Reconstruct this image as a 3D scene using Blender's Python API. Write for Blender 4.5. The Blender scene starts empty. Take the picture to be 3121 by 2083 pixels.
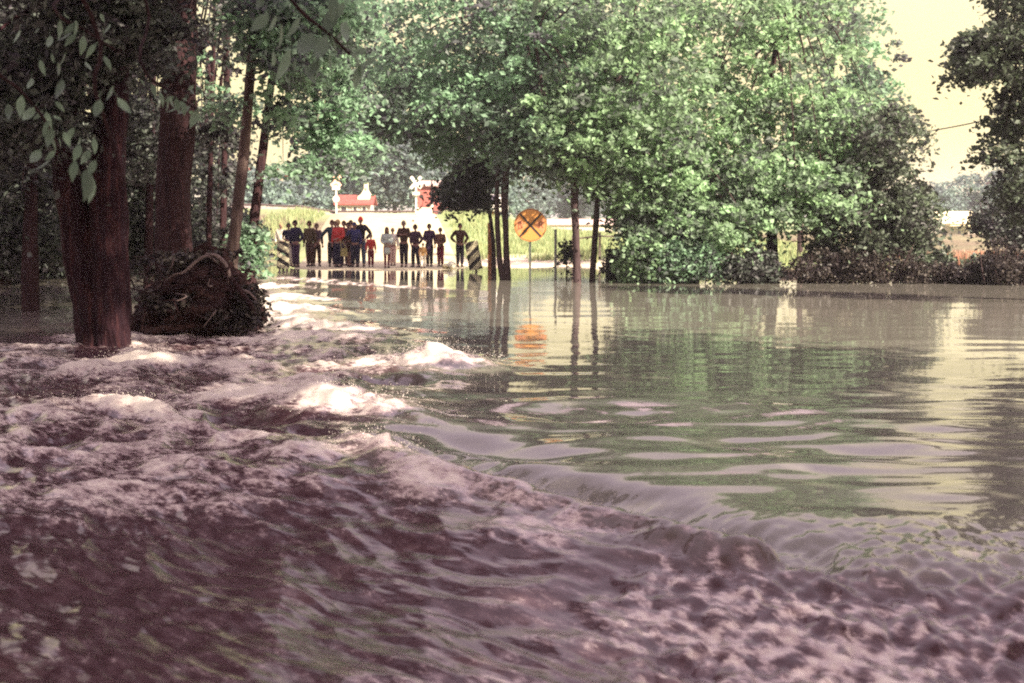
import bpy, bmesh, math, random
import numpy as np
from mathutils import Vector, Matrix

# ------------------------------------------------------------------ camera, sky, sun, exposure
scene = bpy.context.scene
COL = scene.collection
CAM_Z = 1.6
F_PX = 1422.2                                   # 50 mm lens on 36 mm film, 1024 pixels wide
PITCH = math.atan((341.5 - 225.4) / F_PX)
cam_d = bpy.data.cameras.new('camera')
cam_d.lens = 50.0
cam_d.sensor_width = 36.0
cam_d.clip_end = 6000
cam_d.dof.use_dof = True
cam_d.dof.focus_distance = 21.0
cam_d.dof.aperture_fstop = 2.8
cam = bpy.data.objects.new('camera', cam_d)
COL.objects.link(cam)
cam.location = (0, 0, CAM_Z)
cam.rotation_euler = (math.radians(90) - PITCH, 0, 0)
scene.camera = cam

SUN_VEC = Vector((0.64, -0.52, 0.56)).normalized()      # from the scene towards the sun
world = bpy.data.worlds.new('World')
scene.world = world
world.use_nodes = True
wn = world.node_tree.nodes
wl = world.node_tree.links
wn.clear()
sky = wn.new('ShaderNodeTexSky')
sky.sky_type = 'NISHITA'
sky.sun_disc = False
sky.sun_elevation = math.asin(SUN_VEC.z)
sky.sun_rotation = math.atan2(SUN_VEC.x, SUN_VEC.y)
sky.air_density = 1.0
sky.dust_density = 6.0
sky.ozone_density = 1.0
veil = wn.new('ShaderNodeMix')                  # thin high overcast: the whole dome pales to warm cream
veil.data_type = 'RGBA'
veil.inputs[0].default_value = 0.84
# the haze is yellow near the horizon and pales to a pinkish white overhead
wtc = wn.new('ShaderNodeTexCoord')
wsep = wn.new('ShaderNodeSeparateXYZ')
wl.new(wtc.outputs['Generated'], wsep.inputs[0])
hz = wn.new('ShaderNodeValToRGB')
hz.color_ramp.interpolation = 'EASE'
hz.color_ramp.elements[0].position = 0.05
hz.color_ramp.elements[0].color = (0.500, 0.430, 0.180, 1)
hz.color_ramp.elements[1].position = 0.50
hz.color_ramp.elements[1].color = (0.620, 0.475, 0.560, 1)
wl.new(wsep.outputs['Z'], hz.inputs[0])
hzs = wn.new('ShaderNodeVectorMath'); hzs.operation = 'SCALE'
hzs.inputs['Scale'].default_value = 10.0
wl.new(hz.outputs[0], hzs.inputs[0])
wl.new(hzs.outputs[0], veil.inputs[7])
bg = wn.new('ShaderNodeBackground')
bg.inputs['Strength'].default_value = 0.07
wo = wn.new('ShaderNodeOutputWorld')
wl.new(sky.outputs[0], veil.inputs[6])
wl.new(veil.outputs[2], bg.inputs['Color'])
wl.new(bg.outputs[0], wo.inputs['Surface'])

sun_d = bpy.data.lights.new('sun', 'SUN')
sun_d.energy = 5.0
sun_d.angle = math.radians(0.6)
sun_d.color = (1.0, 0.89, 0.70)
sun = bpy.data.objects.new('sun', sun_d)
COL.objects.link(sun)
sun.rotation_euler = (-SUN_VEC).to_track_quat('-Z', 'Y').to_euler()

vs = scene.view_settings
vs.view_transform = 'Standard'
vs.look = 'None'
vs.gamma = 1.0
vs.use_curve_mapping = False
vs.exposure = 2.0
scene.cycles.use_denoising = False               # the slide's grain: leave the sampling noise in
scene.cycles.filter_width = 2.0
scene.cycles.max_bounces = 8
scene.cycles.transparent_max_bounces = 8

rng = np.random.default_rng(7)
random.seed(7)

# ------------------------------------------------------------------ helpers
def at(px, py, Y):
    """World point at depth Y seen at pixel (px, py) of the 1024 x 683 frame."""
    u = (px - 512.0) / F_PX
    v = (341.5 - py) / F_PX
    c, s = math.cos(PITCH), math.sin(PITCH)
    t = Y / (c + v * s)
    return Vector((u * t, Y, CAM_Z + t * (-s + v * c)))

def pxm(Y):
    return Y / F_PX                             # metres per pixel at depth Y

def tag(o, label=None, cat=None, group=None, kind=None):
    if label: o['label'] = label
    if cat: o['category'] = cat
    if group: o['group'] = group
    if kind: o['kind'] = kind
    return o

def empty(name, loc=(0, 0, 0), rz=0.0):
    o = bpy.data.objects.new(name, None)
    COL.objects.link(o)
    o.empty_display_size = 0.2
    o.location = loc
    o.rotation_euler = (0, 0, rz)
    return o

def link(name, me, parent=None, mat=None):
    o = bpy.data.objects.new(name, me)
    COL.objects.link(o)
    if mat is not None:
        me.materials.clear()
        me.materials.append(mat)
    if parent is not None:
        o.parent = parent
    return o

def np_mesh(name, V, F, smooth=True, attrs=None):
    """Mesh from an (n,3) vertex array and an (m,k) face array, k fixed."""
    V = np.asarray(V, dtype=np.float32)
    F = np.asarray(F, dtype=np.int32)
    me = bpy.data.meshes.new(name)
    n, k = F.shape
    me.vertices.add(len(V))
    me.vertices.foreach_set('co', V.ravel())
    me.loops.add(n * k)
    me.loops.foreach_set('vertex_index', F.ravel())
    me.polygons.add(n)
    me.polygons.foreach_set('loop_start', np.arange(0, n * k, k, dtype=np.int32))
    me.polygons.foreach_set('use_smooth', np.full(n, smooth, dtype=bool))
    me.update(calc_edges=True)
    for an, (dom, arr) in (attrs or {}).items():
        a = me.attributes.new(an, 'FLOAT', dom)
        a.data.foreach_set('value', np.asarray(arr, dtype=np.float32))
    return me

class MB:
    """Collects boxes, bars and tubes and links them as one mesh."""
    def __init__(self):
        self.V = []; self.F = []; self.n = 0
    def add(self, V, F):
        V = np.asarray(V, dtype=float)
        self.V.append(V)
        self.F += [tuple(int(i) + self.n for i in f) for f in F]
        self.n += len(V)
        return self
    def box(self, c, s, rot=None, taper=1.0):
        x, y, z = [d / 2 for d in s]
        P = [(-x, -y, -z), (x, -y, -z), (x, y, -z), (-x, y, -z), (-x * taper, -y * taper, z), (x * taper, -y * taper, z), (x * taper, y * taper, z), (-x * taper, y * taper, z)]
        P = [Vector(p) for p in P]
        if rot is not None:
            P = [rot @ p for p in P]
        P = [p + Vector(c) for p in P]
        return self.add([tuple(p) for p in P], [(0, 3, 2, 1), (4, 5, 6, 7), (0, 1, 5, 4), (1, 2, 6, 5), (2, 3, 7, 6), (3, 0, 4, 7)])
    def tube(self, pts, rad, seg=8, rough=0.0, cap=True):
        V, F = tube_arrays(pts, rad, seg, rough, cap)
        return self.add(V, F)
    def prism(self, outline, y0, y1):
        """Outline of (x, z) pairs pushed from y0 to y1."""
        n = len(outline)
        V = [(x, y0, z) for x, z in outline] + [(x, y1, z) for x, z in outline]
        F = [tuple(range(n)), tuple(range(2 * n - 1, n - 1, -1))]
        for i in range(n):
            j = (i + 1) % n
            F.append((i, i + n, j + n, j))
        return self.add(V, F)
    def mesh(self, name, smooth=False):
        me = bpy.data.meshes.new(name)
        me.from_pydata([tuple(v) for v in np.concatenate(self.V)], [], self.F)
        me.polygons.foreach_set('use_smooth', np.full(len(me.polygons), smooth, dtype=bool))
        bm = bmesh.new(); bm.from_mesh(me)
        bmesh.ops.recalc_face_normals(bm, faces=bm.faces)
        bm.to_mesh(me); bm.free()
        me.update()
        return me
    def build(self, name, mat, parent=None, smooth=False):
        return link(name, self.mesh(name, smooth), parent, mat)

def smooth_path(pts, rad, per=6):
    P = [Vector(p) for p in pts]
    out, ro = [], []
    n = len(P)
    for i in range(n - 1):
        p0 = P[max(i - 1, 0)]; p1 = P[i]; p2 = P[i + 1]; p3 = P[min(i + 2, n - 1)]
        for k in range(per):
            t = k / per
            out.append(0.5 * ((2 * p1) + (p2 - p0) * t + (2 * p0 - 5 * p1 + 4 * p2 - p3) * t * t + (3 * p1 - p0 - 3 * p2 + p3) * t ** 3))
            ro.append(rad[i] * (1 - t) + rad[i + 1] * t)
    out.append(P[-1]); ro.append(rad[-1])
    return out, ro

def tube_arrays(pts, rad, seg=8, rough=0.0, cap=True):
    P = [Vector(p) for p in pts]
    n = len(P)
    V = []; F = []
    up = None
    ph = rng.uniform(0, 6.28, 6)
    for i in range(n):
        d = (P[min(i + 1, n - 1)] - P[max(i - 1, 0)]).normalized()
        if up is None:
            up = d.orthogonal().normalized()
        up = (up - d * up.dot(d)).normalized()
        side = d.cross(up)
        for k in range(seg):
            a = 2 * math.pi * k / seg
            r = rad[i]
            if rough:
                r *= 1 + rough * (0.5 * math.sin(3 * a + ph[0] + i * 0.21) + 0.35 * math.sin(7 * a + ph[1] - i * 0.13) + 0.45 * math.sin(2 * a + ph[2] + i * 0.5) + 0.3 * math.sin(i * 0.9 + ph[3] + 5 * a))
            V.append(tuple(P[i] + (up * math.cos(a) + side * math.sin(a)) * r))
    for i in range(n - 1):
        for k in range(seg):
            k2 = (k + 1) % seg
            F.append((i * seg + k, i * seg + k2, (i + 1) * seg + k2, (i + 1) * seg + k))
    if cap:
        F.append(tuple(range(seg - 1, -1, -1)))
        F.append(tuple((n - 1) * seg + k for k in range(seg)))
    return V, F

# --- numpy gradient noise
_perm = np.random.default_rng(11).permutation(512)
_ga = np.random.default_rng(12).uniform(0, 2 * np.pi, 512)
def noise2(x, y, seed=0):
    x = np.asarray(x, float) + seed * 17.31; y = np.asarray(y, float) - seed * 9.77
    xi = np.floor(x).astype(int); yi = np.floor(y).astype(int)
    fx = x - xi; fy = y - yi
    u = fx * fx * fx * (fx * (fx * 6 - 15) + 10); v = fy * fy * fy * (fy * (fy * 6 - 15) + 10)
    def g(ix, iy, dx, dy):
        h = _perm[(_perm[ix & 511] + iy) & 511]
        a = _ga[h]
        return np.cos(a) * dx + np.sin(a) * dy
    a = g(xi, yi, fx, fy); b = g(xi + 1, yi, fx - 1, fy)
    c = g(xi, yi + 1, fx, fy - 1); d = g(xi + 1, yi + 1, fx - 1, fy - 1)
    return (a * (1 - u) + b * u) * (1 - v) + (c * (1 - u) + d * u) * v * 1.0
def fbm(x, y, seed=0, oct=4, gain=0.5):
    s = 0; a = 1.0; f = 1.0
    for o in range(oct):
        s = s + a * noise2(x * f, y * f, seed + o * 3)
        a *= gain; f *= 2.03
    return s
def sstep(a, b, x):
    t = np.clip((np.asarray(x, float) - a) / (b - a), 0, 1)
    return t * t * (3 - 2 * t)

# ------------------------------------------------------------------ materials
def mat_new(name):
    m = bpy.data.materials.new(name)
    m.use_nodes = True
    nt = m.node_tree
    return m, nt, nt.nodes, nt.links, nt.nodes['Principled BSDF']

def ramp(nodes, stops):
    r = nodes.new('ShaderNodeValToRGB')
    e = r.color_ramp.elements
    while len(e) < len(stops):
        e.new(0.5)
    for el, (p, c) in zip(e, stops):
        el.position = p
        el.color = (*c, 1)
    return r

def noise_mat(name, c1, c2, scale=6.0, rough=0.85, stretch=(1, 1, 1), bump=0.3, bump_scale=None, c3=None, spec=0.3, bdist=0.02):
    m, nt, N, L, B = mat_new(name)
    tc = N.new('ShaderNodeTexCoord')
    mp = N.new('ShaderNodeMapping')
    mp.inputs['Scale'].default_value = stretch
    L.new(tc.outputs['Object'], mp.inputs['Vector'])
    n1 = N.new('ShaderNodeTexNoise')
    n1.inputs['Scale'].default_value = scale
    n1.inputs['Detail'].default_value = 6
    n1.inputs['Roughness'].default_value = 0.65
    L.new(mp.outputs[0], n1.inputs['Vector'])
    st = [(0.32, c1), (0.68, c2)] if c3 is None else [(0.3, c1), (0.52, c2), (0.72, c3)]
    r = ramp(N, st)
    L.new(n1.outputs['Fac'], r.inputs[0])
    L.new(r.outputs[0], B.inputs['Base Color'])
    B.inputs['Roughness'].default_value = rough
    B.inputs['Specular IOR Level'].default_value = spec
    if bump:
        n2 = N.new('ShaderNodeTexNoise')
        n2.inputs['Scale'].default_value = bump_scale or scale * 2.5
        n2.inputs['Detail'].default_value = 5
        L.new(mp.outputs[0], n2.inputs['Vector'])
        b = N.new('ShaderNodeBump')
        b.inputs['Strength'].default_value = bump
        b.inputs['Distance'].default_value = bdist
        L.new(n2.outputs['Fac'], b.inputs['Height'])
        L.new(b.outputs[0], B.inputs['Normal'])
    return m

def leaf_mat(name, dark, light, trans=0.35, gloss=0.35):
    m, nt, N, L, B = mat_new(name)
    at_ = N.new('ShaderNodeAttribute')
    at_.attribute_name = 'tint'
    r = ramp(N, [(0.0, dark), (1.0, light)])
    L.new(at_.outputs['Fac'], r.inputs[0])
    L.new(r.outputs[0], B.inputs['Base Color'])
    B.inputs['Roughness'].default_value = 0.5
    B.inputs['Specular IOR Level'].default_value = gloss
    t = N.new('ShaderNodeBsdfTranslucent')
    hs = N.new('ShaderNodeHueSaturation')
    hs.inputs['Hue'].default_value = 0.485
    hs.inputs['Saturation'].default_value = 1.1
    hs.inputs['Value'].default_value = 1.3
    L.new(r.outputs[0], hs.inputs['Color'])
    L.new(hs.outputs[0], t.inputs['Color'])
    mx = N.new('ShaderNodeMixShader')
    mx.inputs[0].default_value = trans
    L.new(B.outputs[0], mx.inputs[1])
    L.new(t.outputs[0], mx.inputs[2])
    L.new(mx.outputs[0], N['Material Output'].inputs['Surface'])
    return m

def plain(name, c, rough=0.6, spec=0.4, var=0.12, scale=9.0, metallic=0.0):
    a = tuple(max(0, x * (1 - var)) for x in c); b = tuple(min(1, x * (1 + var)) for x in c)
    m = noise_mat(name, a, b, scale=scale, rough=rough, bump=0.05, spec=spec)
    m.node_tree.nodes['Principled BSDF'].inputs['Metallic'].default_value = metallic
    return m

M = {}
M['bark_dark'] = noise_mat('bark_dark', (0.011, 0.005, 0.007), (0.040, 0.018, 0.020), 3.0, 0.9, (5, 5, 0.7), 0.9, 5.0, bdist=0.05, spec=0.15)
M['bark_red'] = noise_mat('bark_red', (0.009, 0.003, 0.006), (0.020, 0.007, 0.011), 2.2, 0.9, (5, 5, 0.8), 1.0, 4.0, c3=(0.060, 0.022, 0.022), bdist=0.06, spec=0.15)
M['bark_pale'] = noise_mat('bark_pale', (0.03, 0.018, 0.02), (0.10, 0.065, 0.06), 3.0, 0.85, (2, 2, 0.35), 0.6, c3=(0.27, 0.20, 0.17))
M['bark_thin'] = noise_mat('bark_thin', (0.022, 0.011, 0.013), (0.060, 0.036, 0.038), 5.0, 0.9, (3, 3, 0.6), 0.5)
M['leaf_mid'] = leaf_mat('leaf_mid', (0.076, 0.074, 0.086), (0.235, 0.385, 0.240), 0.45)
M['leaf_bright'] = leaf_mat('leaf_bright', (0.090, 0.104, 0.095), (0.300, 0.455, 0.255), 0.5)
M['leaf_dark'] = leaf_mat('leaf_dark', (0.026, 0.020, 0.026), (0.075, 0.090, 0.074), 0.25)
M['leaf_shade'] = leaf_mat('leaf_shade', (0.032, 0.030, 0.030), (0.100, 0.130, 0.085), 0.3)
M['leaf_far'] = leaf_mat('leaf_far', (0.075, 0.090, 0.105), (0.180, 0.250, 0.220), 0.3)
M['leaf_brown'] = leaf_mat('leaf_brown', (0.016, 0.010, 0.013), (0.062, 0.050, 0.042), 0.2)
M['leaf_big'] = leaf_mat('leaf_big', (0.075, 0.105, 0.080), (0.170, 0.240, 0.175), 0.4, 0.5)
M['earth'] = noise_mat('earth', (0.010, 0.005, 0.006), (0.040, 0.018, 0.018), 4.0, 0.95, bump=1.0, bdist=0.08, spec=0.1)
M['root'] = noise_mat('root', (0.07, 0.045, 0.05), (0.20, 0.145, 0.14), 6.0, 0.85, bump=0.4)
M['steel'] = plain('steel', (0.16, 0.17, 0.15), 0.5, 0.5, metallic=0.4)
M['white_paint'] = plain('white_paint', (0.56, 0.53, 0.45), 0.6)
M['cream_paint'] = plain('cream_paint', (0.60, 0.53, 0.36), 0.55)
M['black_paint'] = plain('black_paint', (0.018, 0.013, 0.014), 0.55)
M['sign_yellow'] = plain('sign_yellow', (0.42, 0.190, 0.050), 0.5, 0.3, 0.10, 4.0)
M['sign_faded'] = plain('sign_faded', (0.40, 0.165, 0.075), 0.6, 0.3, 0.2, 7.0)
M['letter_faded'] = plain('letter_faded', (0.20, 0.06, 0.03), 0.6, 0.3, 0.3, 14.0)
M['red_roof'] = noise_mat('red_roof', (0.20, 0.045, 0.040), (0.30, 0.085, 0.070), 3.0, 0.8)
M['pale_roof'] = plain('pale_roof', (0.66, 0.58, 0.38), 0.6)
M['pink_roof'] = plain('pink_roof', (0.40, 0.29, 0.27), 0.7)
M['brick_red'] = noise_mat('brick_red', (0.24, 0.07, 0.06), (0.36, 0.12, 0.10), 2.0, 0.85)
M['salmon_wall'] = noise_mat('salmon_wall', (0.42, 0.19, 0.13), (0.58, 0.32, 0.23), 1.2, 0.85)
M['cream_wall'] = plain('cream_wall', (0.55, 0.48, 0.38), 0.8)
M['grey_wall'] = plain('grey_wall', (0.40, 0.34, 0.31), 0.8)
M['glass_dark'] = plain('glass_dark', (0.05, 0.04, 0.055), 0.15, 0.6)
M['rust'] = noise_mat('rust', (0.22, 0.075, 0.035), (0.36, 0.15, 0.07), 8.0, 0.85)
M['wood_grey'] = noise_mat('wood_grey', (0.10, 0.08, 0.07), (0.22, 0.18, 0.15), 6.0, 0.85, (1, 1, 0.3))
M['orange_paint'] = plain('orange_paint', (0.55, 0.20, 0.06), 0.5)
M['rubber'] = plain('rubber', (0.02, 0.018, 0.02), 0.8)
M['rail_steel'] = plain('rail_steel', (0.12, 0.085, 0.08), 0.5, metallic=0.5)
M['ballast'] = noise_mat('ballast', (0.16, 0.12, 0.12), (0.34, 0.27, 0.26), 9.0, 0.95, bump=1.0, bdist=0.05)
M['reed'] = leaf_mat('reed', (0.22, 0.15, 0.09), (0.55, 0.46, 0.32), 0.2)

# ------------------------------------------------------------------ terrain
EM_Y = 95.0
def road_x(Y):
    return -0.45 - 0.085 * np.asarray(Y, float)

def road_z(Y):
    Y = np.asarray(Y, float)
    up = 2.36 * sstep(54.0, 93.0, Y) ** 0.9
    return -0.10 + 0.10 * sstep(44, 53.5, Y) + up - 0.5 * sstep(105, 150, Y)

def ground_z(x, Y):
    x = np.asarray(x, float); Y = np.asarray(Y, float)
    n = fbm(x * 0.12, Y * 0.12, 3, 4) * 0.35 + fbm(x * 0.7, Y * 0.7, 9, 2) * 0.07
    # shoreline: distance (in Y) past the water's edge
    edge = 39.6 + (51.5 - 39.6) * (1 - sstep(2.0, 4.2, x)) - 6.0 * (1 - sstep(-15, -9.2, x)) + 0.8 * noise2(x * 0.5, x * 0 + 2.2, 4)
    d = Y - edge
    bank = sstep(-1.5, 3.0, d) * 0.55 + sstep(2, 26, d) * 0.35
    emb = 2.35 * (1 - sstep(-7.0, 6.0, x) * 0.78) * sstep(60, 91, Y)
    emb = np.maximum(emb, 0)
    z = -0.55 - 0.35 * (1 - sstep(-8, 0, d)) + bank + emb + n * sstep(-1, 6, d)
    z = z - 0.7 * sstep(105, 180, Y) * sstep(-2, 10, x) + 0.9 * sstep(104, 170, Y) * (1 - sstep(-10, 8, x))
    z = z + 6.0 * sstep(220, 900, Y)
    # level ground beside the road
    rd = np.abs(x - road_x(Y))
    w = (1 - sstep(3.4, 5.5, rd)) * sstep(40, 50, Y)
    return z * (1 - w) + (road_z(Y) - 0.06) * w

def nonuni(a, knots):
    """Concatenated linspaces: knots = [(start, stop, n), ...]."""
    out = []
    for s, e, n in knots:
        out.append(np.linspace(s, e, n, endpoint=False))
    out.append(np.array([knots[-1][1]]))
    return np.concatenate(out)

def grid_faces(nr, nc):
    i = np.arange(nr - 1)[:, None] * nc + np.arange(nc - 1)[None, :]
    return np.stack([i, i + 1, i + nc + 1, i + nc], -1).reshape(-1, 4)

gx = nonuni(0, [(-3000, -400, 10), (-400, -60, 34), (-60, -20, 50), (-20, 20, 130), (20, 60, 50), (60, 400, 34), (400, 3000, 10)])
gy = nonuni(0, [(-400, -30, 10), (-30, 32, 20), (32, 70, 110), (70, 112, 70), (112, 300, 40), (300, 4500, 24)])
GX, GY = np.meshgrid(gx, gy)
GZ = ground_z(GX, GY)
gm, nt, N, L, B = mat_new('grassy_ground')
tc = N.new('ShaderNodeTexCoord')
n1 = N.new('ShaderNodeTexNoise'); n1.inputs['Scale'].default_value = 0.35; n1.inputs['Detail'].default_value = 8; n1.inputs['Roughness'].default_value = 0.7
n2 = N.new('ShaderNodeTexNoise'); n2.inputs['Scale'].default_value = 4.0; n2.inputs['Detail'].default_value = 6
for q in (n1, n2): L.new(tc.outputs['Object'], q.inputs['Vector'])
rg = ramp(N, [(0.30, (0.13, 0.18, 0.09)), (0.5, (0.22, 0.27, 0.125)), (0.68, (0.34, 0.34, 0.19))])
L.new(n1.outputs['Fac'], rg.inputs[0])
rs = ramp(N, [(0.3, (0.07, 0.04, 0.035)), (0.7, (0.19, 0.13, 0.11))])
L.new(n2.outputs['Fac'], rs.inputs[0])
ga = N.new('ShaderNodeAttribute'); ga.attribute_name = 'bare'
mx = N.new('ShaderNodeMix'); mx.data_type = 'RGBA'
L.new(ga.outputs['Fac'], mx.inputs[0]); L.new(rg.outputs[0], mx.inputs[6]); L.new(rs.outputs[0], mx.inputs[7])
gs = N.new('ShaderNodeAttribute'); gs.attribute_name = 'sand'
rsand = ramp(N, [(0.3, (0.42, 0.34, 0.26)), (0.7, (0.60, 0.52, 0.40))])
L.new(n2.outputs['Fac'], rsand.inputs[0])
mx2 = N.new('ShaderNodeMix'); mx2.data_type = 'RGBA'
L.new(gs.outputs['Fac'], mx2.inputs[0]); L.new(mx.outputs[2], mx2.inputs[6]); L.new(rsand.outputs[0], mx2.inputs[7])
gc = N.new('ShaderNodeAttribute'); gc.attribute_name = 'clay'
mx3 = N.new('ShaderNodeMix'); mx3.data_type = 'RGBA'
mx3.inputs[7].default_value = (0.24, 0.10, 0.06, 1)
L.new(gc.outputs['Fac'], mx3.inputs[0]); L.new(mx2.outputs[2], mx3.inputs[6])
L.new(mx3.outputs[2], B.inputs['Base Color'])
B.inputs['Roughness'].default_value = 0.95; B.inputs['Specular IOR Level'].default_value = 0.1
bp = N.new('ShaderNodeBump'); bp.inputs['Strength'].default_value = 0.8; bp.inputs['Distance'].default_value = 0.1
L.new(n2.outputs['Fac'], bp.inputs['Height']); L.new(bp.outputs[0], B.inputs['Normal'])
wood = np.maximum(1 - sstep(-11, -8.5, GX + 0.0), 0) * (1 - sstep(75, 90, GY))
rightbank = sstep(2.6, 4.5, GX) * (1 - sstep(44, 50, GY))
under = np.maximum(1 - sstep(-0.05, 0.12, GZ), 0.75 * sstep(11, 14, GX) * (1 - sstep(130, 180, GY)))
bare = np.clip(np.maximum.reduce([wood, rightbank, under]) + 0.35 * fbm(GX * 0.3, GY * 0.3, 21, 3), 0, 1)
sand = (1 - sstep(0.10, 0.32, GZ)) * sstep(-6, 0, GX + 2.5) * (1 - sstep(4.0, 6.5, GX)) * sstep(46, 48, GY)
clay = sstep(14.5, 16.5, GX) * (1 - sstep(22, 24, GX)) * sstep(42, 44, GY) * (1 - sstep(58, 66, GY))
gmesh = np_mesh('ground', np.stack([GX, GY, GZ], -1).reshape(-1, 3), grid_faces(len(gy), len(gx)), True,
                {'bare': ('POINT', bare.ravel()), 'sand': ('POINT', sand.ravel()), 'clay': ('POINT', clay.ravel())})
tag(link('ground', gmesh, None, gm), kind='structure')

# road: a strip that runs under the water towards the camera and climbs to the crossing
M['road'] = noise_mat('road', (0.33, 0.28, 0.18), (0.48, 0.42, 0.28), 1.5, 0.75, bump=0.3, spec=0.3)
ry = np.concatenate([np.linspace(6, 44, 30), np.linspace(45, 92, 95), np.linspace(92.5, 99, 12), np.linspace(100, 150, 20)])
rc = np.array([-3.5, -3.2, -1.6, 0.0, 1.6, 3.2, 3.5])
RV = []
for y in ry:
    zz = float(road_z(y)); xx = float(road_x(y))
    for c in rc:
        edge = abs(c) > 3.3
        zr = zz + 0.03 * (1 - (c / 3.2) ** 2) + (-0.35 if edge else 0.0)
        if y < 44: zr -= 0.35
        RV.append((xx + c, y, zr))
rmesh = np_mesh('road', RV, grid_faces(len(ry), len(rc)), True)
tag(link('road', rmesh, None, M['road']), kind='structure')

# ------------------------------------------------------------------ flood water
def wpt(dx, dy):
    """Water-level point from the photograph's enlarged 2349-wide pixels."""
    Y = CAM_Z * 3262.0 / (dy - 517.0)
    return np.array([(dx - 1174.5) / 3262.0 * Y, Y])

xbY = [1.0, 5.0, 6.0, 7.1, 9.3, 12.5, 16.8, 21.0, 30.0, 42.0, 52.0, 70.0]
xbX = [9.0, 5.0, 3.0, 1.3, -0.6, -1.0, -0.4, -1.9, -4.4, -6.3, -8.6, -10.0]
CR = np.array([0.64, -0.77]); FL = np.array([-0.77, -0.64])     # crest line and flow directions

mounds = [  # photo x, photo y, length along the crest, width along the flow, height, foam
    (965, 830, 1.05, 0.55, 0.32, 1.45), (1030, 842, 0.55, 0.32, 0.18, 1.4),
    (810, 935, 0.95, 0.30, 0.30, 1.45), (740, 915, 0.4, 0.3, 0.2, 0.7),
    (320, 900, 0.80, 0.45, 0.20, 1.0), (400, 915, 0.5, 0.35, 0.14, 0.9),
    (620, 885, 0.9, 0.32, 0.17, 0.85), (740, 865, 0.8, 0.30, 0.17, 0.85), (530, 880, 0.6, 0.3, 0.14, 0.8),
    (560, 990, 0.55, 0.28, 0.17, 0.75), (880, 1040, 0.48, 0.20, 0.19, 1.1), (820, 1010, 0.35, 0.22, 0.14, 0.7),
    (680, 1045, 0.42, 0.22, 0.14, 0.75), (330, 795, 1.0, 0.4, 0.15, 1.2), (250, 800, 0.5, 0.3, 0.12, 1.0),
    (550, 810, 0.9, 0.4, 0.22, 0.55), (200, 815, 0.8, 0.4, 0.16, 0.7), (120, 900, 0.7, 0.4, 0.15, 0.5),
    (1000, 1130, 0.40, 0.20, 0.10, 0.75), (960, 1100, 0.3, 0.18, 0.09, 0.7),
    (1240, 1210, 0.35, 0.2, 0.06, 0.6), (420, 1050, 0.5, 0.3, 0.10, 0.35),
    (650, 682, 2.4, 0.7, 0.14, 1.5), (690, 708, 2.0, 0.5, 0.14, 1.4), (640, 735, 1.4, 0.45, 0.15, 1.3), (790, 752, 1.6, 0.35, 0.12, 1.4), (735, 768, 1.3, 0.32, 0.14, 1.4), (620, 655, 2.4, 0.8, 0.10, 1.3), (700, 640, 3.5, 0.9, 0.05, 1.2), (880, 655, 4.5, 0.7, 0.03, 1.1), (600, 765, 0.9, 0.3, 0.1, 0.9), (850, 762, 0.7, 0.25, 0.08, 1.0),
]
troughs = [(560, 935, 1.0, 0.28, 0.16), (900, 870, 0.5, 0.3, 0.14), (700, 985, 0.5, 0.2, 0.1), (1110, 1020, 0.7, 0.25, 0.10), (1380, 1120, 0.6, 0.22, 0.08)]
ridge = np.array([wpt(*p) for p in [(900, 1045), (1000, 1085), (1120, 1115), (1260, 1150), (1400, 1185), (1540, 1220), (1700, 1258)]])

def seg_dist(x, y, poly):
    best = np.full(x.shape, 1e9); side = np.zeros(x.shape)
    for a, b in zip(poly[:-1], poly[1:]):
        d = b - a; l2 = d @ d
        t = np.clip(((x - a[0]) * d[0] + (y - a[1]) * d[1]) / l2, 0, 1)
        qx = x - (a[0] + t * d[0]); qy = y - (a[1] + t * d[1])
        dd = np.hypot(qx, qy)
        s = np.sign(d[0] * qy - d[1] * qx)
        m = dd < best
        best = np.where(m, dd, best); side = np.where(m, s, side)
    return best, side

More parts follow.
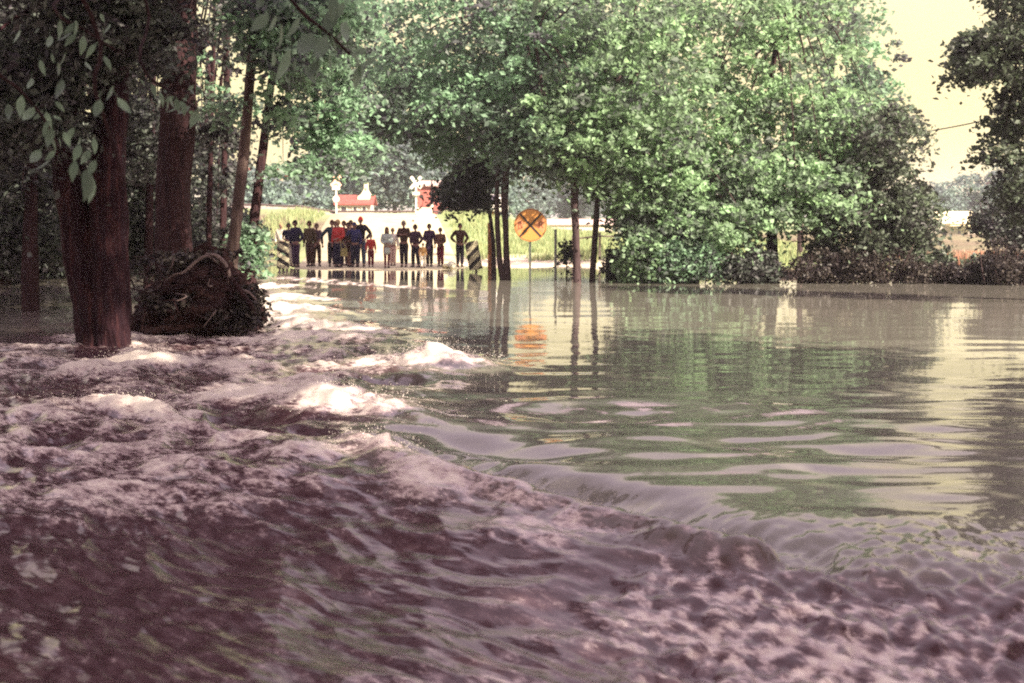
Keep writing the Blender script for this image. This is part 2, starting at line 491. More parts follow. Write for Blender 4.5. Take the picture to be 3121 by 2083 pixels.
def water_fields(x, Y):
    s = x * FL[0] + Y * FL[1]; c = x * CR[0] + Y * CR[1]
    wob = 0.5 * noise2(x * 0.5, Y * 0.35, 31)
    xb = np.interp(Y, xbY, xbX) + wob
    d = xb - x
    turb = sstep(-0.5, 0.9, d) * (1 - 0.35 * sstep(26, 45, Y))
    quiet_left = sstep(-9, -6.5, -x - 0.0) * 0 + sstep(6.5, 9.0, -x) * sstep(19, 23, Y)     # flooded wood behind the big tree
    turb = turb * (1 - 0.75 * quiet_left)
    z = -0.20 * sstep(0.0, 2.6, d) * (1 - sstep(30, 46, Y))
    # domain warp makes the crests curve and break up
    wx = 0.35 * noise2(x * 0.8, Y * 0.8, 41); wy = 0.35 * noise2(x * 0.8, Y * 0.8, 43)
    wx = 0.7 * wx; wy = 0.7 * wy
    a1 = noise2((s + wx) / 1.35, (c + wy) / 2.5, 1); r1 = 1 - np.abs(a1) * 2.2
    a2 = noise2((s + wx) / 0.55, (c + wy) / 1.2, 5); r2 = 1 - np.abs(a2) * 2.2
    a3 = noise2((s + wx) / 0.25, (c + wy) / 0.60, 8); r3 = 1 - np.abs(a3) * 2.2
    a4 = noise2((s + wx) / 0.115, (c + wy) / 0.32, 9)
    a5 = noise2((s + wx) / 0.060, (c + wy) / 0.18, 10)
    low = sstep(10.0, 6.5, Y)                      # the foreground runs flatter, with small streaky ripples
    zt = 0.080 * r1 * (1 - 0.60 * low) + 0.070 * r2 * (1 - 0.6 * low) + 0.036 * r3 * (1 - 0.40 * low) + 0.015 * a4 + 0.007 * a5 - 0.09
    z = z + zt * turb
    foam = np.zeros_like(x)
    patch = fbm(s / 1.5, c / 2.6, 14, 3)
    foam += turb * sstep(-0.4, 2.0, d) * (0.30 * sstep(0.45, 1.0, r1) + 0.26 * sstep(0.4, 1.0, r2) + 0.20 * sstep(0.4, 1.0, r3) + 0.50 * patch - 0.05 + 0.14 * np.exp(-((Y - 14.5) / 4.0) ** 2))
    dark_low = sstep(9.5, 6.5, Y) * sstep(0.12, -0.22, x / np.maximum(Y, 1))
    foam *= (1 - 0.6 * dark_low) * (1 - 0.35 * low)
    for (mx_, my_, lc, ws, h, f) in mounds:
        p = wpt(mx_, my_)
        ds = (x - p[0]) * FL[0] + (Y - p[1]) * FL[1]; dc = (x - p[0]) * CR[0] + (Y - p[1]) * CR[1]
        g = np.exp(-(ds / ws) ** 2 - (dc / lc) ** 2)
        # steeper on the downstream side
        z += h * 0.46 * (0.8 + 0.8 * noise2(s / 0.32, c / 0.5, 18) + 0.35 * noise2(s / 0.13, c / 0.2, 19) + 0.15 * noise2(s / 0.06, c / 0.1, 20)) * np.exp(-np.where(ds > 0, ds / (ws * 0.75), ds / (ws * 1.2)) ** 2 - (dc / lc) ** 2)
        foam += 0.72 * f * np.clip(g * 1.3, 0, 1) ** 1.3 * (0.70 + 0.9 * noise2(s * 4, c * 2.2, 17) + 0.6 * noise2(s * 11, c * 6, 16))
        if f > 0.8:      # torn streaks of foam trail downstream
            tr_ = np.exp(-(dc / (lc * 1.1)) ** 2) * np.where(ds > 0, np.exp(-np.clip(ds, 0, 50) / (ws * 3.5)), 0)
            foam += 0.75 * f * tr_ * np.clip(noise2(c / 0.16, s / 0.8, 83) + 0.5 * noise2(c / 0.07, s / 0.4, 84) - 0.05, 0, 1)
    for (mx_, my_, lc, ws, h) in troughs:
        p = wpt(mx_, my_)
        ds = (x - p[0]) * FL[0] + (Y - p[1]) * FL[1]; dc = (x - p[0]) * CR[0] + (Y - p[1]) * CR[1]
        g = np.exp(-(ds / ws) ** 2 - (dc / lc) ** 2)
        z -= h * g
        foam -= 0.9 * g
    # the tumbling edge that crosses the foreground
    dist, side = seg_dist(x, Y, ridge)
    jag = 0.10 * noise2(c / 0.30, s / 0.4, 23) + 0.035 * noise2(c / 0.08, s / 0.2, 24)
    sd = dist * side + jag
    along = sstep(-2.0, 0.5, c - (ridge[0] @ CR)) 
    z += 0.10 * np.exp(-((sd + 0.10) / 0.16) ** 2) * along - 0.10 * np.exp(-((sd - 0.28) / 0.26) ** 2) * along
    foam += (0.42 - 0.30 * sstep(8.0, 6.8, Y) + 0.5 * noise2(c / 0.5, s / 0.9, 25)) * np.exp(-((sd + 0.14) / 0.20) ** 2) * along - 0.5 * np.exp(-((sd - 0.25) / 0.25) ** 2) * along
    foam += 0.10 * np.exp(-((sd + 0.7) / 0.6) ** 2) * along * (1 - 0.7 * sstep(8.0, 6.8, Y))
    lip = np.exp(-((sd - 0.35) / 0.40) ** 2) * along
    z += lip * (0.012 * noise2(c / 0.20, s / 0.30, 85) + 0.007 * noise2(c / 0.08, s / 0.13, 86) + 0.004 * noise2(c / 0.045, s / 0.07, 87))
    foam += lip * 0.5 * np.clip(noise2(c / 0.10, s / 0.5, 88), 0, 1)
    # choppy speckle at lower right
    chop = sstep(8.2, 6.4, Y) * sstep(0.02, 0.14, x / np.maximum(Y, 1.0))
    z += chop * (0.040 * noise2(x / 0.13, Y / 0.19, 51) + 0.022 * noise2(x / 0.06, Y / 0.10, 52) + 0.02 * noise2(x / 0.3, Y / 0.35, 53))
    foam += chop * (0.10 + 0.70 * noise2(x / 0.08, Y / 0.12, 55) + 0.12 * noise2(x / 0.45, Y / 0.5, 56))
    # the smooth pool
    calm = 1 - turb
    midb = np.exp(-((Y - 10.5) / 2.6) ** 2) * sstep(-1.0, 0.6, x)
    wx2 = 1.2 * noise2(x * 0.25, Y * 0.25, 61)
    zc = 0.010 * noise2(x / 2.3, (Y + wx2) / 0.75, 62) + 0.0040 * noise2(x / 0.9, (Y + wx2) / 0.34, 63)
    zc = zc * (0.28 + 0.72 * sstep(30, 15, Y)) + 0.0016 * noise2(x / 0.30, Y / 0.22, 64) * sstep(40, 18, Y)
    zc = zc + 0.0075 * noise2(x / 1.5, (Y + wx2) / 2.4, 70) * sstep(14, 20, Y) * sstep(44, 30, Y)
    zc = zc + midb * (0.050 * noise2((x + wx2) / 1.3, Y / 0.65, 65) + 0.016 * noise2((x + wx2) / 0.6, Y / 0.24, 66))
    # swirl
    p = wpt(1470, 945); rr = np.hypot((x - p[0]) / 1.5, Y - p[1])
    zc = zc - 0.05 * np.exp(-(rr / 0.5) ** 2) + 0.012 * np.sin(rr * 9.0) * np.exp(-(rr / 1.2) ** 2)
    # foam colour painted in for bright sky glare on the swirl and pool
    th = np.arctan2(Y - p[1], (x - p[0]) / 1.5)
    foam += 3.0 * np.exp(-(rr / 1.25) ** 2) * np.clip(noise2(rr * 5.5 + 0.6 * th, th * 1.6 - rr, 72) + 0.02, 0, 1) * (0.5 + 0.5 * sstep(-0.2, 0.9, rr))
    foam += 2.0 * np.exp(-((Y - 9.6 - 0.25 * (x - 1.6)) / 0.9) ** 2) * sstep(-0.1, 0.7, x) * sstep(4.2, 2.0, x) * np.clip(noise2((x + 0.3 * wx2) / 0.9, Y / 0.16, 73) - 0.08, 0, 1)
    # standing riffle near the crossing, left of the pool
    rif = np.exp(-((Y - 33) / 12) ** 2) * sstep(-1.5, 1.2, d + 1.2)
    zc = zc + rif * 0.030 * noise2(x / 2.2, Y / 1.2, 67)
    z = z + zc * np.clip(calm + 0.3, 0, 1)
    rifl = rif * turb
    z = z + rifl * 0.05 * noise2(x / 1.6, Y / 0.9, 68)
    foam += rifl * (0.22 + 1.3 * np.clip(noise2(x / 1.5, (Y + 0.35 * x) / 1.6, 69), -0.4, 1))
    # thin sheet running over the road in front of the people
    sheet = np.exp(-((Y - 48.5) / 3.2) ** 2) * sstep(-10, -7.5, x) * (1 - sstep(-2.5, 0, x))
    foam += sheet * (0.25 + 0.75 * np.clip(noise2(x / 2.5, Y / 0.8, 71), -0.3, 1))
    foam *= 1 - 0.85 * quiet_left
    return z, np.clip(foam, 0, 1.4), turb

rows = np.concatenate([np.linspace(-30, 2.6, 24, endpoint=False), 1.0 / np.linspace(1 / 2.6, 1 / 64.0, 760)])
cols = nonuni(0, [(-2.0, -0.44, 40), (-0.44, 0.44, 640), (0.44, 2.0, 40)])
RY, CU = np.meshgrid(rows, cols, indexing='ij')
WXX = CU * np.maximum(RY, 3.0)
WZ, WF, WT = water_fields(WXX, RY)
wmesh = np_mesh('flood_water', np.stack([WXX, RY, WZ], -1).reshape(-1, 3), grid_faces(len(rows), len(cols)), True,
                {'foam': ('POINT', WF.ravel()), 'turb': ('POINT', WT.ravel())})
wm, nt, N, L, B = mat_new('muddy_water')
tc = N.new('ShaderNodeTexCoord')
mp = N.new('ShaderNodeMapping')                     # stretch the pattern along the current
mp.inputs['Scale'].default_value = (0.40, 1.0, 1.0)
mrot = N.new('ShaderNodeMapping')
mrot.inputs['Rotation'].default_value = (0, 0, math.atan2(0.77, 0.64))
L.new(tc.outputs['Object'], mrot.inputs['Vector'])
L.new(mrot.outputs[0], mp.inputs['Vector'])
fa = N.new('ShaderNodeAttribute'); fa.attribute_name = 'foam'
ta = N.new('ShaderNodeAttribute'); ta.attribute_name = 'turb'
na = N.new('ShaderNodeTexNoise'); na.inputs['Scale'].default_value = 13.0; na.inputs['Detail'].default_value = 5; na.inputs['Roughness'].default_value = 0.6
nb = N.new('ShaderNodeTexNoise'); nb.inputs['Scale'].default_value = 42.0; nb.inputs['Detail'].default_value = 6; nb.inputs['Roughness'].default_value = 0.65
for q in (na, nb): L.new(mp.outputs[0], q.inputs['Vector'])
def math_node(op, a=None, b=None, va=0.0, vb=0.0, clamp=False):
    n = N.new('ShaderNodeMath'); n.operation = op; n.use_clamp = clamp
    n.inputs[0].default_value = va; n.inputs[1].default_value = vb
    if a is not None: L.new(a, n.inputs[0])
    if b is not None: L.new(b, n.inputs[1])
    return n.outputs[0]
nsum = math_node('ADD', math_node('MULTIPLY', na.outputs['Fac'], vb=1.1), math_node('MULTIPLY', nb.outputs['Fac'], vb=0.75))
nsum = math_node('SUBTRACT', nsum, vb=0.925)
nl = N.new('ShaderNodeTexNoise'); nl.inputs['Scale'].default_value = 9.0; nl.inputs['Detail'].default_value = 4; nl.inputs['Roughness'].default_value = 0.6
L.new(mp.outputs[0], nl.inputs['Vector'])
lace = math_node('ABSOLUTE', math_node('SUBTRACT', math_node('MULTIPLY', nl.outputs['Fac'], vb=2.0), vb=1.0))
lace = math_node('POWER', math_node('SUBTRACT', None, lace, va=1.0), vb=14.0)
lace = math_node('MULTIPLY', lace, math_node('MULTIPLY', ta.outputs['Fac'], vb=0.32))
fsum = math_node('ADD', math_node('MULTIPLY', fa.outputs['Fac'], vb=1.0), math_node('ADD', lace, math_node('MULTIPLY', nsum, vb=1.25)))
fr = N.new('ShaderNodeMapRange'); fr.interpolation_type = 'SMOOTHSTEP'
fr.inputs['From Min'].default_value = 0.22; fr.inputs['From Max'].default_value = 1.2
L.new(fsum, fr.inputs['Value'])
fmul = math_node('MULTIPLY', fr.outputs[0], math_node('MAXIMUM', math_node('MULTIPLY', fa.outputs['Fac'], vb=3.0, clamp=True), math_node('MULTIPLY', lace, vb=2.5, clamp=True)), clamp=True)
mudr = ramp(N, [(0.0, (0.150, 0.138, 0.118)), (1.0, (0.052, 0.025, 0.030))])
L.new(ta.outputs['Fac'], mudr.inputs[0])
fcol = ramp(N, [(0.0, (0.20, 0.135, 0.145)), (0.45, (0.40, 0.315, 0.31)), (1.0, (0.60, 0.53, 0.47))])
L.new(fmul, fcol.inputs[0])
# silt and entrained air streak the rough water
air = N.new('ShaderNodeMapRange'); air.inputs['From Min'].default_value = 0.42; air.inputs['From Max'].default_value = 0.72
L.new(na.outputs['Fac'], air.inputs['Value'])
amix = N.new('ShaderNodeMix'); amix.data_type = 'RGBA'
amix.inputs[7].default_value = (0.120, 0.074, 0.084, 1)
L.new(math_node('MULTIPLY', air.outputs[0], math_node('MULTIPLY', ta.outputs['Fac'], vb=0.8)), amix.inputs[0]); L.new(mudr.outputs[0], amix.inputs[6])
fmix = N.new('ShaderNodeMix'); fmix.data_type = 'RGBA'
L.new(fcol.outputs[0], fmix.inputs[7])
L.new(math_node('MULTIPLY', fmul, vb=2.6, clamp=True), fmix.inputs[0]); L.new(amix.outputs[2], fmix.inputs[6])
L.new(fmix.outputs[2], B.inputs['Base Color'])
rmap = N.new('ShaderNodeMapRange')
rmap.inputs['From Min'].default_value = 0.15; rmap.inputs['To Min'].default_value = 0.05; rmap.inputs['To Max'].default_value = 0.55
L.new(math_node('MAXIMUM', fmul, math_node('MULTIPLY', ta.outputs['Fac'], vb=0.36)), rmap.inputs['Value']); L.new(rmap.outputs[0], B.inputs['Roughness'])
B.inputs['IOR'].default_value = 1.33
B.inputs['Specular IOR Level'].default_value = 0.5
bmp = N.new('ShaderNodeBump'); bmp.inputs['Distance'].default_value = 0.02
L.new(math_node('MULTIPLY', ta.outputs['Fac'], vb=0.5), bmp.inputs['Strength'])
nc = N.new('ShaderNodeTexNoise'); nc.inputs['Scale'].default_value = 11.0; nc.inputs['Detail'].default_value = 2.0
L.new(mp.outputs[0], nc.inputs['Vector'])
L.new(nc.outputs['Fac'], bmp.inputs['Height']); L.new(bmp.outputs[0], B.inputs['Normal'])
tag(link('flood_water', wmesh, None, wm), kind='structure')

# droplets thrown up by the brightest crests
M['spray'] = plain('spray', (0.62, 0.56, 0.52), 0.3, 0.5)
rs_ = np.random.default_rng(55)
SP = []
for (mx_, my_, lc, ws, h, f), cnt in [(mounds[0], 700), (mounds[1], 250), (mounds[2], 600), (mounds[4], 300), (mounds[10], 260), (mounds[13], 400), (mounds[6], 250), (mounds[7], 250), (mounds[17], 120), (mounds[18], 120)]:
    p_ = wpt(mx_, my_)
    a_ = rs_.normal(size=cnt) * lc * 0.7; b_ = rs_.normal(size=cnt) * ws * 0.8
    xx = p_[0] + a_ * CR[0] + b_ * FL[0]; yy = p_[1] + a_ * CR[1] + b_ * FL[1]
    zz = water_fields(xx, yy)[0] + np.abs(rs_.normal(size=cnt)) * 0.07 + 0.005
    SP.append(np.stack([xx, yy, zz, rs_.uniform(0.0015, 0.0065, cnt)], -1))
for a_, b_ in zip(ridge[:-1], ridge[1:]):
    cnt = 150; t_ = rs_.random(cnt)
    xx = a_[0] + (b_[0] - a_[0]) * t_ + rs_.normal(size=cnt) * 0.10; yy = a_[1] + (b_[1] - a_[1]) * t_ + rs_.normal(size=cnt) * 0.10
    SP.append(np.stack([xx, yy, water_fields(xx, yy)[0] + np.abs(rs_.normal(size=cnt)) * 0.035 + 0.004, rs_.uniform(0.001, 0.004, cnt)], -1))
SP = np.concatenate(SP)
octv = np.array([(1, 0, 0), (0, 1, 0), (-1, 0, 0), (0, -1, 0), (0, 0, 1), (0, 0, -1)], float)
octf = np.array([(0, 1, 4), (1, 2, 4), (2, 3, 4), (3, 0, 4), (1, 0, 5), (2, 1, 5), (3, 2, 5), (0, 3, 5)])
sv_ = (SP[:, None, :3] + octv[None] * SP[:, None, 3:]).reshape(-1, 3)
sf_ = (np.arange(len(SP))[:, None, None] * 6 + octf[None]).reshape(-1, 3)
tag(link('spray', np_mesh('spray', sv_, sf_, True), None, M['spray']), kind='stuff')

# ------------------------------------------------------------------ foliage
def kite_leaves(C, L_, W_, up, rg_, droop=0.25):
    """n folded four-cornered leaves round the points C."""
    n = len(C)
    a = rg_.normal(size=(n, 3)); a[:, 2] = a[:, 2] * 0.6 - droop
    a /= np.linalg.norm(a, axis=1, keepdims=True)
    nn = rg_.normal(size=(n, 3)) * 0.75 + np.array([0, 0, up])
    b = np.cross(nn, a); b /= np.linalg.norm(b, axis=1, keepdims=True) + 1e-9
    nn = np.cross(a, b)
    sc = rg_.uniform(0.65, 1.3, (n, 1))
    l = L_ * sc; w = W_ * sc
    p0 = C - a * l * 0.5
    p1 = C + b * w * 0.5 + nn * w * 0.12
    p2 = C + a * l * 0.5
    p3 = C - b * w * 0.5 + nn * w * 0.12
    V = np.stack([p0, p1, p2, p3], 1).reshape(-1, 3)
    F = np.arange(n * 4).reshape(n, 4)
    return V, F

def clump_points(rg_, blobs, clump_r, per, flat=0.5):
    """Leaf centres of a crown: leafy clumps scattered through ellipsoids."""
    pts = []; tint = []
    for (c, r, n) in blobs:
        d = rg_.normal(size=(n, 3)); d /= np.linalg.norm(d, axis=1, keepdims=True)
        rad = rg_.uniform(0.12, 1.0, (n, 1)) ** 0.5
        k = c + d * rad * np.array(r)
        cr = clump_r * rg_.uniform(0.55, 1.35, (n, 1, 1))
        q = rg_.normal(size=(n, per, 3)) * np.array([0.46, 0.46, 0.30 * flat]) * cr
        # tilt every clump a little and let its rim hang
        q[:, :, 2] -= 0.60 * np.hypot(q[:, :, 0], q[:, :, 1]) ** 2 / cr[:, :, 0]
        pts.append((k[:, None, :] + q).reshape(-1, 3))
        t = rg_.uniform(0.0, 1.0, (n, 1)) + rg_.normal(size=(n, per)) * 0.16
        tint.append(t.reshape(-1))
    return np.concatenate(pts), np.clip(np.concatenate(tint), 0, 1)

def blob(px, py, rx, ry, Y, depth, n):
    p = at(px, py, Y); k = pxm(Y)
    return (np.array(p), (rx * k, depth, ry * k), n)

def crown(parent, origin, blobs, leaf_len, mat, clump_r, per=40, seed=1, up=0.45, flat=0.5, name='crown', droop=0.25, wr=0.62, filt=None):
    rg_ = np.random.default_rng(seed)
    P, T = clump_points(rg_, blobs, clump_r, per, flat)
    keep = P[:, 2] > -0.12
    if filt is not None: keep &= filt(P)
    P, T = P[keep], T[keep]
    V, F = kite_leaves(P - np.array(origin), leaf_len, leaf_len * wr, up, rg_, droop)
    me = np_mesh(name, V, F, False, {'tint': ('FACE', T)})
    return tag(link(name, me, parent, mat), kind='stuff')

def limb(parent, origin, pts, rad, mat, name='limb', seg=8, rough=0.12):
    P, R = smooth_path([Vector(p) - Vector(origin) for p in pts], rad, 5)
    V, F = tube_arrays(P, R, seg, rough)
    mb = MB().add(V, F)
    return mb.build(name, mat, parent, True)

def twigs(parent, origin, blobs, start, mat, n=10, r=0.03, seed=0):
    """Bare limbs that leave the stem and reach into the crown."""
    rg_ = np.random.default_rng(seed)
    for i in range(n):
        c, rr, _ = blobs[rg_.integers(len(blobs))]
        e = c + rg_.normal(size=3) * np.array(rr) * 0.45
        s = Vector(start[rg_.integers(len(start))])
        m = (s + Vector(e)) / 2 + Vector((0, 0, 0.12 * (Vector(e) - s).length))
        limb(parent, origin, [s, m, e], [r, r * 0.65, r * 0.22], mat, 'limb', 6, 0.1)

def tree(name, label, cat, Y, trunks, blobs, leaf_len, lmat, bmat, clump_r, per=40, seed=1, group=None, ntw=10, up=0.45, flat=0.5, seg=10, rough=0.12, twr=0.035):
    """trunks: lists of (px, py, radius in pixels). blobs: (px, py, rx, ry, dY, depth, n)."""
    base = at(trunks[0][0][0], trunks[0][0][1], Y)
    o = empty(name, base)
    tag(o, label, cat, group)
    ends = []
    for tr in trunks:
        pts = [at(q[0], q[1], Y + (q[3] if len(q) > 3 else 0)) for q in tr]
        rad = [q[2] * pxm(Y) for q in tr]
        p0 = pts[0].copy(); p0.z = min(p0.z, -0.05) - 0.6
        pts = [p0] + pts; rad = [rad[0] * 1.25] + rad
        P, R = smooth_path([p - base for p in pts], rad, 7)
        V, F = tube_arrays(P, R, seg, rough)
        MB().add(V, F).build('trunk', bmat, o, True)
        ends += [pts[-1], pts[-2], pts[-1]]
    thin = 0.64 if group == GM else 1.0
    bl = [blob(b[0], b[1], b[2], b[3], Y + b[4], b[5], max(int(b[6] * thin * (0.82 if b[1] < 75 and group == GM else 1.0)), 2)) for b in blobs]
    twigs(o, base, bl, ends, bmat, ntw, twr, seed)
    crown(o, base, bl, leaf_len, lmat, clump_r, per, seed, up, flat)
    return o

GM = 'trees standing along the far bank'
tree('tree', 'twin-stemmed dark tree between the leaning striped board and the round yellow sign', 'tree', 42,
     [[(504, 284, 3.6), (500, 262, 3.0), (497.5, 225, 2.5), (497, 195, 2.3), (500, 140, 2.0), (505, 70, 1.5), (508, 10, 1.0)],
      [(507.5, 284, 3.8), (506, 240, 3.0), (505, 190, 3.6), (512, 130, 2.8), (525, 70, 2.0), (540, 0, 1.2)]],
     [(490, 112, 72, 42, 0, 3.0, 150), (540, 60, 95, 55, 0, 3.5, 200), (415, 62, 75, 42, 1, 3.0, 130), (400, 112, 60, 26, 1, 2.4, 75), (450, 140, 40, 22, 1, 2.0, 45), (355, 70, 40, 24, 1, 2.0, 32), (480, 0, 130, 50, 0, 3.5, 210), (545, 135, 60, 40, -1, 2.5, 110)],
     0.19, M['leaf_mid'], M['bark_thin'], 0.62, 46, 21, GM, 16)
tree('tree', 'low tree with a dark crown between the right crossing sign and the twin stems', 'tree', 46,
     [[(494, 280, 2.6), (493, 240, 2.2), (488, 205, 1.8), (478, 170, 1.2)]],
     [(466, 190, 32, 20, 0, 1.8, 90), (480, 165, 24, 18, 0, 1.6, 60)], 0.18, M['leaf_dark'], M['bark_thin'], 0.45, 46, 29, GM, 6)
tree('tree', 'dark tree with a forked stem standing in the water right of the round yellow sign', 'tree', 40,
     [[(577, 287, 4.2), (576.5, 250, 3.6), (575, 210, 3.6), (573.5, 178, 4.0), (560, 150, 2.6), (545, 100, 2.0), (535, 40, 1.3)],
      [(577, 288, 3.0), (576.5, 240, 2.6), (576, 190, 2.8), (592, 160, 2.6), (610, 110, 2.0), (630, 40, 1.3)]],
     [(590, 120, 75, 50, 0, 3.0, 190), (640, 70, 90, 60, 0, 3.2, 210), (565, 162, 42, 20, 0, 1.8, 55), (620, 0, 120, 50, 0, 3.2, 200), (615, 160, 40, 25, 0.5, 2.0, 60)],
     0.19, M['leaf_bright'], M['bark_thin'], 0.6, 46, 22, GM, 12)
tree('tree', 'tall leafy tree added behind the forked tree, its high crown shading the people on the road', 'tree', 48.5,
     [[(640, 275, 4.5), (634, 220, 3.8), (618, 150, 3.2), (590, 90, 2.4), (555, 40, 1.4)]],
     [(520, 85, 60, 45, 0, 2.8, 150), (600, 70, 65, 45, 0.5, 2.8, 150), (455, 95, 45, 34, 0, 2.4, 90), (400, 70, 40, 30, 1, 2.2, 60), (560, 20, 90, 40, 0, 3.0, 120)],
     0.2, M['leaf_mid'], M['bark_thin'], 0.62, 44, 30, None, 14)  # added tree, mostly hidden, its crown set to throw shade on the people
tree('tree', 'slender greyish tree just right of the forked tree, standing in the water', 'tree', 41,
     [[(592, 286, 3.4), (594, 250, 3.0), (597, 205, 2.8), (600, 150, 2.2), (604, 90, 1.5), (606, 30, 0.9)]],
     [(628, 172, 42, 34, 0, 2.2, 110), (650, 140, 60, 40, 0, 2.6, 130), (655, 205, 42, 26, 0, 2.0, 90)],
     0.18, M['leaf_bright'], M['bark_thin'], 0.5, 44, 23, GM, 8)
tree('tree', 'broad bright green tree with a stout brown trunk in the middle of the right bank', 'tree', 43,
     [[(772, 286, 6.5), (772, 240, 5.2), (770, 190, 4.8), (768, 120, 3.6), (776, 40, 2.2), (780, -30, 1.2)]],
     [(715, 120, 75, 55, 0, 3.2, 220), (780, 60, 90, 60, 0, 3.5, 220), (805, 190, 65, 38, -2, 2.6, 190), (700, 190, 60, 40, -1, 2.6, 170), (835, 130, 50, 45, -1, 2.6, 130), (740, 0, 120, 50, 0, 3.2, 200), (760, 170, 50, 30, -2, 2.4, 90)],
     0.19, M['leaf_bright'], M['bark_dark'], 0.6, 46, 24, GM, 18)
tree('tree', 'dark rounded tree at the right end of the far bank trees', 'tree', 41.5,
     [[(882, 286, 5), (880, 240, 4.5), (876, 190, 3.5), (880, 130, 2.2)]],
     [(880, 140, 45, 38, 0, 2.6, 150), (888, 200, 42, 48, 0, 2.6, 190), (850, 232, 42, 42, 0, 2.4, 170), (912, 225, 26, 40, 0, 2.0, 100), (850, 165, 35, 30, 0.5, 2.0, 60)],
     0.17, M['leaf_shade'], M['bark_dark'], 0.55, 44, 25, GM, 14)
tree('tree', 'tall wispy tree rising behind the bright green tree against the yellow sky', 'tree', 52,
     [[(822, 270, 5), (822, 200, 4.2), (826, 120, 3.2), (836, 40, 2.0), (846, -20, 1.0)]],
     [(825, 20, 55, 45, 0, 3.5, 95), (868, 60, 34, 42, 0, 2.6, 70), (878, 112, 36, 16, 0, 2.5, 50), (790, -20, 60, 40, 0, 3, 80), (850, 100, 40, 40, 0, 3, 60)],
     0.22, M['leaf_mid'], M['bark_thin'], 0.65, 40, 26, GM, 16)
tree('tree', 'dark overhanging tree at the right edge of the picture against the sky', 'tree', 30,
     [[(1092, 312, 14), (1085, 240, 12), (1078, 120, 9), (1066, 20, 6), (1050, -80, 3)]],
     [(1004, 40, 34, 28, 0, 1.6, 75), (978, 66, 30, 14, 0, 1.2, 42), (1016, 112, 26, 34, 0, 1.4, 58), (1052, -10, 60, 40, 0, 1.8, 110), (1060, 90, 50, 50, 0, 1.8, 120), (1040, 190, 42, 34, 0, 1.8, 110), (968, 44, 18, 12, 0, 1.0, 14), (1000, 150, 24, 12, 0, 1.0, 16)],
     0.14, M['leaf_shade'], M['bark_dark'], 0.34, 34, 27, None, 14)
tree('tree', 'leafy green tree leaning over the bank left of the stout brown trunk', 'tree', 41,
     [[(690, 285, 3.4), (692, 250, 3.0), (690, 200, 2.4), (682, 150, 1.6)]],
     [(660, 215, 48, 34, 0, 2.2, 150), (705, 225, 48, 34, -0.5, 2.0, 150), (680, 170, 50, 34, 0, 2.2, 120), (740, 215, 34, 26, -0.5, 1.8, 70)],
     0.17, M['leaf_bright'], M['bark_thin'], 0.5, 46, 28, GM, 10)

def shrub(label, px, py, rx, ry, Y, n, lmat, seed, leaf=0.15, stems=8, group='shrubs along the right bank', name='shrub', cr=0.4, per=40):
    base = at(px, py, Y); base.z = max(float(ground_z(base.x, base.y)), -0.1)
    o = empty(name, base)
    tag(o, label, 'shrub', group)
    mb = MB(); rg_ = np.random.default_rng(seed)
    k = pxm(Y)
    cz = at(px, py - ry, Y).z
    for i in range(stems):
        dx = rg_.uniform(-0.8, 0.8) * rx * k
        top = Vector((dx, rg_.uniform(-0.5, 0.5), (cz - base.z) * rg_.uniform(0.7, 1.7)))
        s = Vector((dx * 0.45, rg_.uniform(-0.25, 0.25), -0.4))
        P, R = smooth_path([s, (s + top) / 2 + Vector((rg_.uniform(-.1, .1), 0, 0.1)), top], [0.022, 0.016, 0.006], 4)
        V, F = tube_arrays(P, R, 5)
        mb.add(V, F)
    mb.build('stem', M['bark_thin'], o, True)
    bl = [blob(px + rg_.uniform(-0.7, 0.7) * rx, py - ry * rg_.uniform(0.5, 1.3), rx * rg_.uniform(0.3, 0.55), ry * rg_.uniform(0.4, 0.8), Y + rg_.uniform(-0.3, 0.5), max(rx * k * 0.4, 0.4), max(int(n / 6), 6)) for _ in range(8)]
    crown(o, base, bl, leaf, lmat, cr, per, seed, 0.4, 0.6)
    return o

shrub('rounded light green shrub at the water just right of the slender grey tree', 640, 284, 30, 30, 39.6, 130, M['leaf_bright'], 41)
shrub('drooping green shrub whose leaves touch the water below the leaning leafy tree', 690, 285, 34, 34, 39.4, 140, M['leaf_mid'], 42)
shrub('low dark green shrub at the foot of the stout brown trunk', 752, 286, 30, 24, 39.6, 90, M['leaf_dark'], 43)
shrub('brown twiggy shrub on the bank below the dark rounded tree', 822, 288, 40, 24, 39.6, 110, M['leaf_brown'], 44, leaf=0.10, cr=0.28, stems=22)
shrub('dark brown undergrowth at the waterline under the dark rounded tree', 885, 288, 44, 25, 39.5, 120, M['leaf_brown'], 45, leaf=0.10, cr=0.28, stems=22)
shrub('reddish brown scrub at the waterline below the small pale house', 948, 287, 32, 15, 39.4, 70, M['leaf_brown'], 46, leaf=0.10, cr=0.28, stems=20)
shrub('dark scrub in the lower right bank corner under the overhanging tree', 1004, 289, 40, 27, 38.5, 150, M['leaf_brown'], 47, leaf=0.10, cr=0.28, stems=16)
shrub('dense dark green bush behind the scrub at the right picture edge', 1012, 248, 40, 28, 44, 140, M['leaf_dark'], 48)
shrub('small grey green bush at the pale bank edge behind the slender tree', 622, 280, 14, 22, 43, 50, M['leaf_dark'], 49)

shrub('dark green bush closing the gap beside the clay bank, right of the dark rounded tree', 938, 288, 22, 22, 40.5, 90, M['leaf_shade'], 51, 0.13)
shrub('dark bush in front of the right end of the clay bank', 984, 289, 16, 19, 40.0, 60, M['leaf_shade'], 52, 0.13)

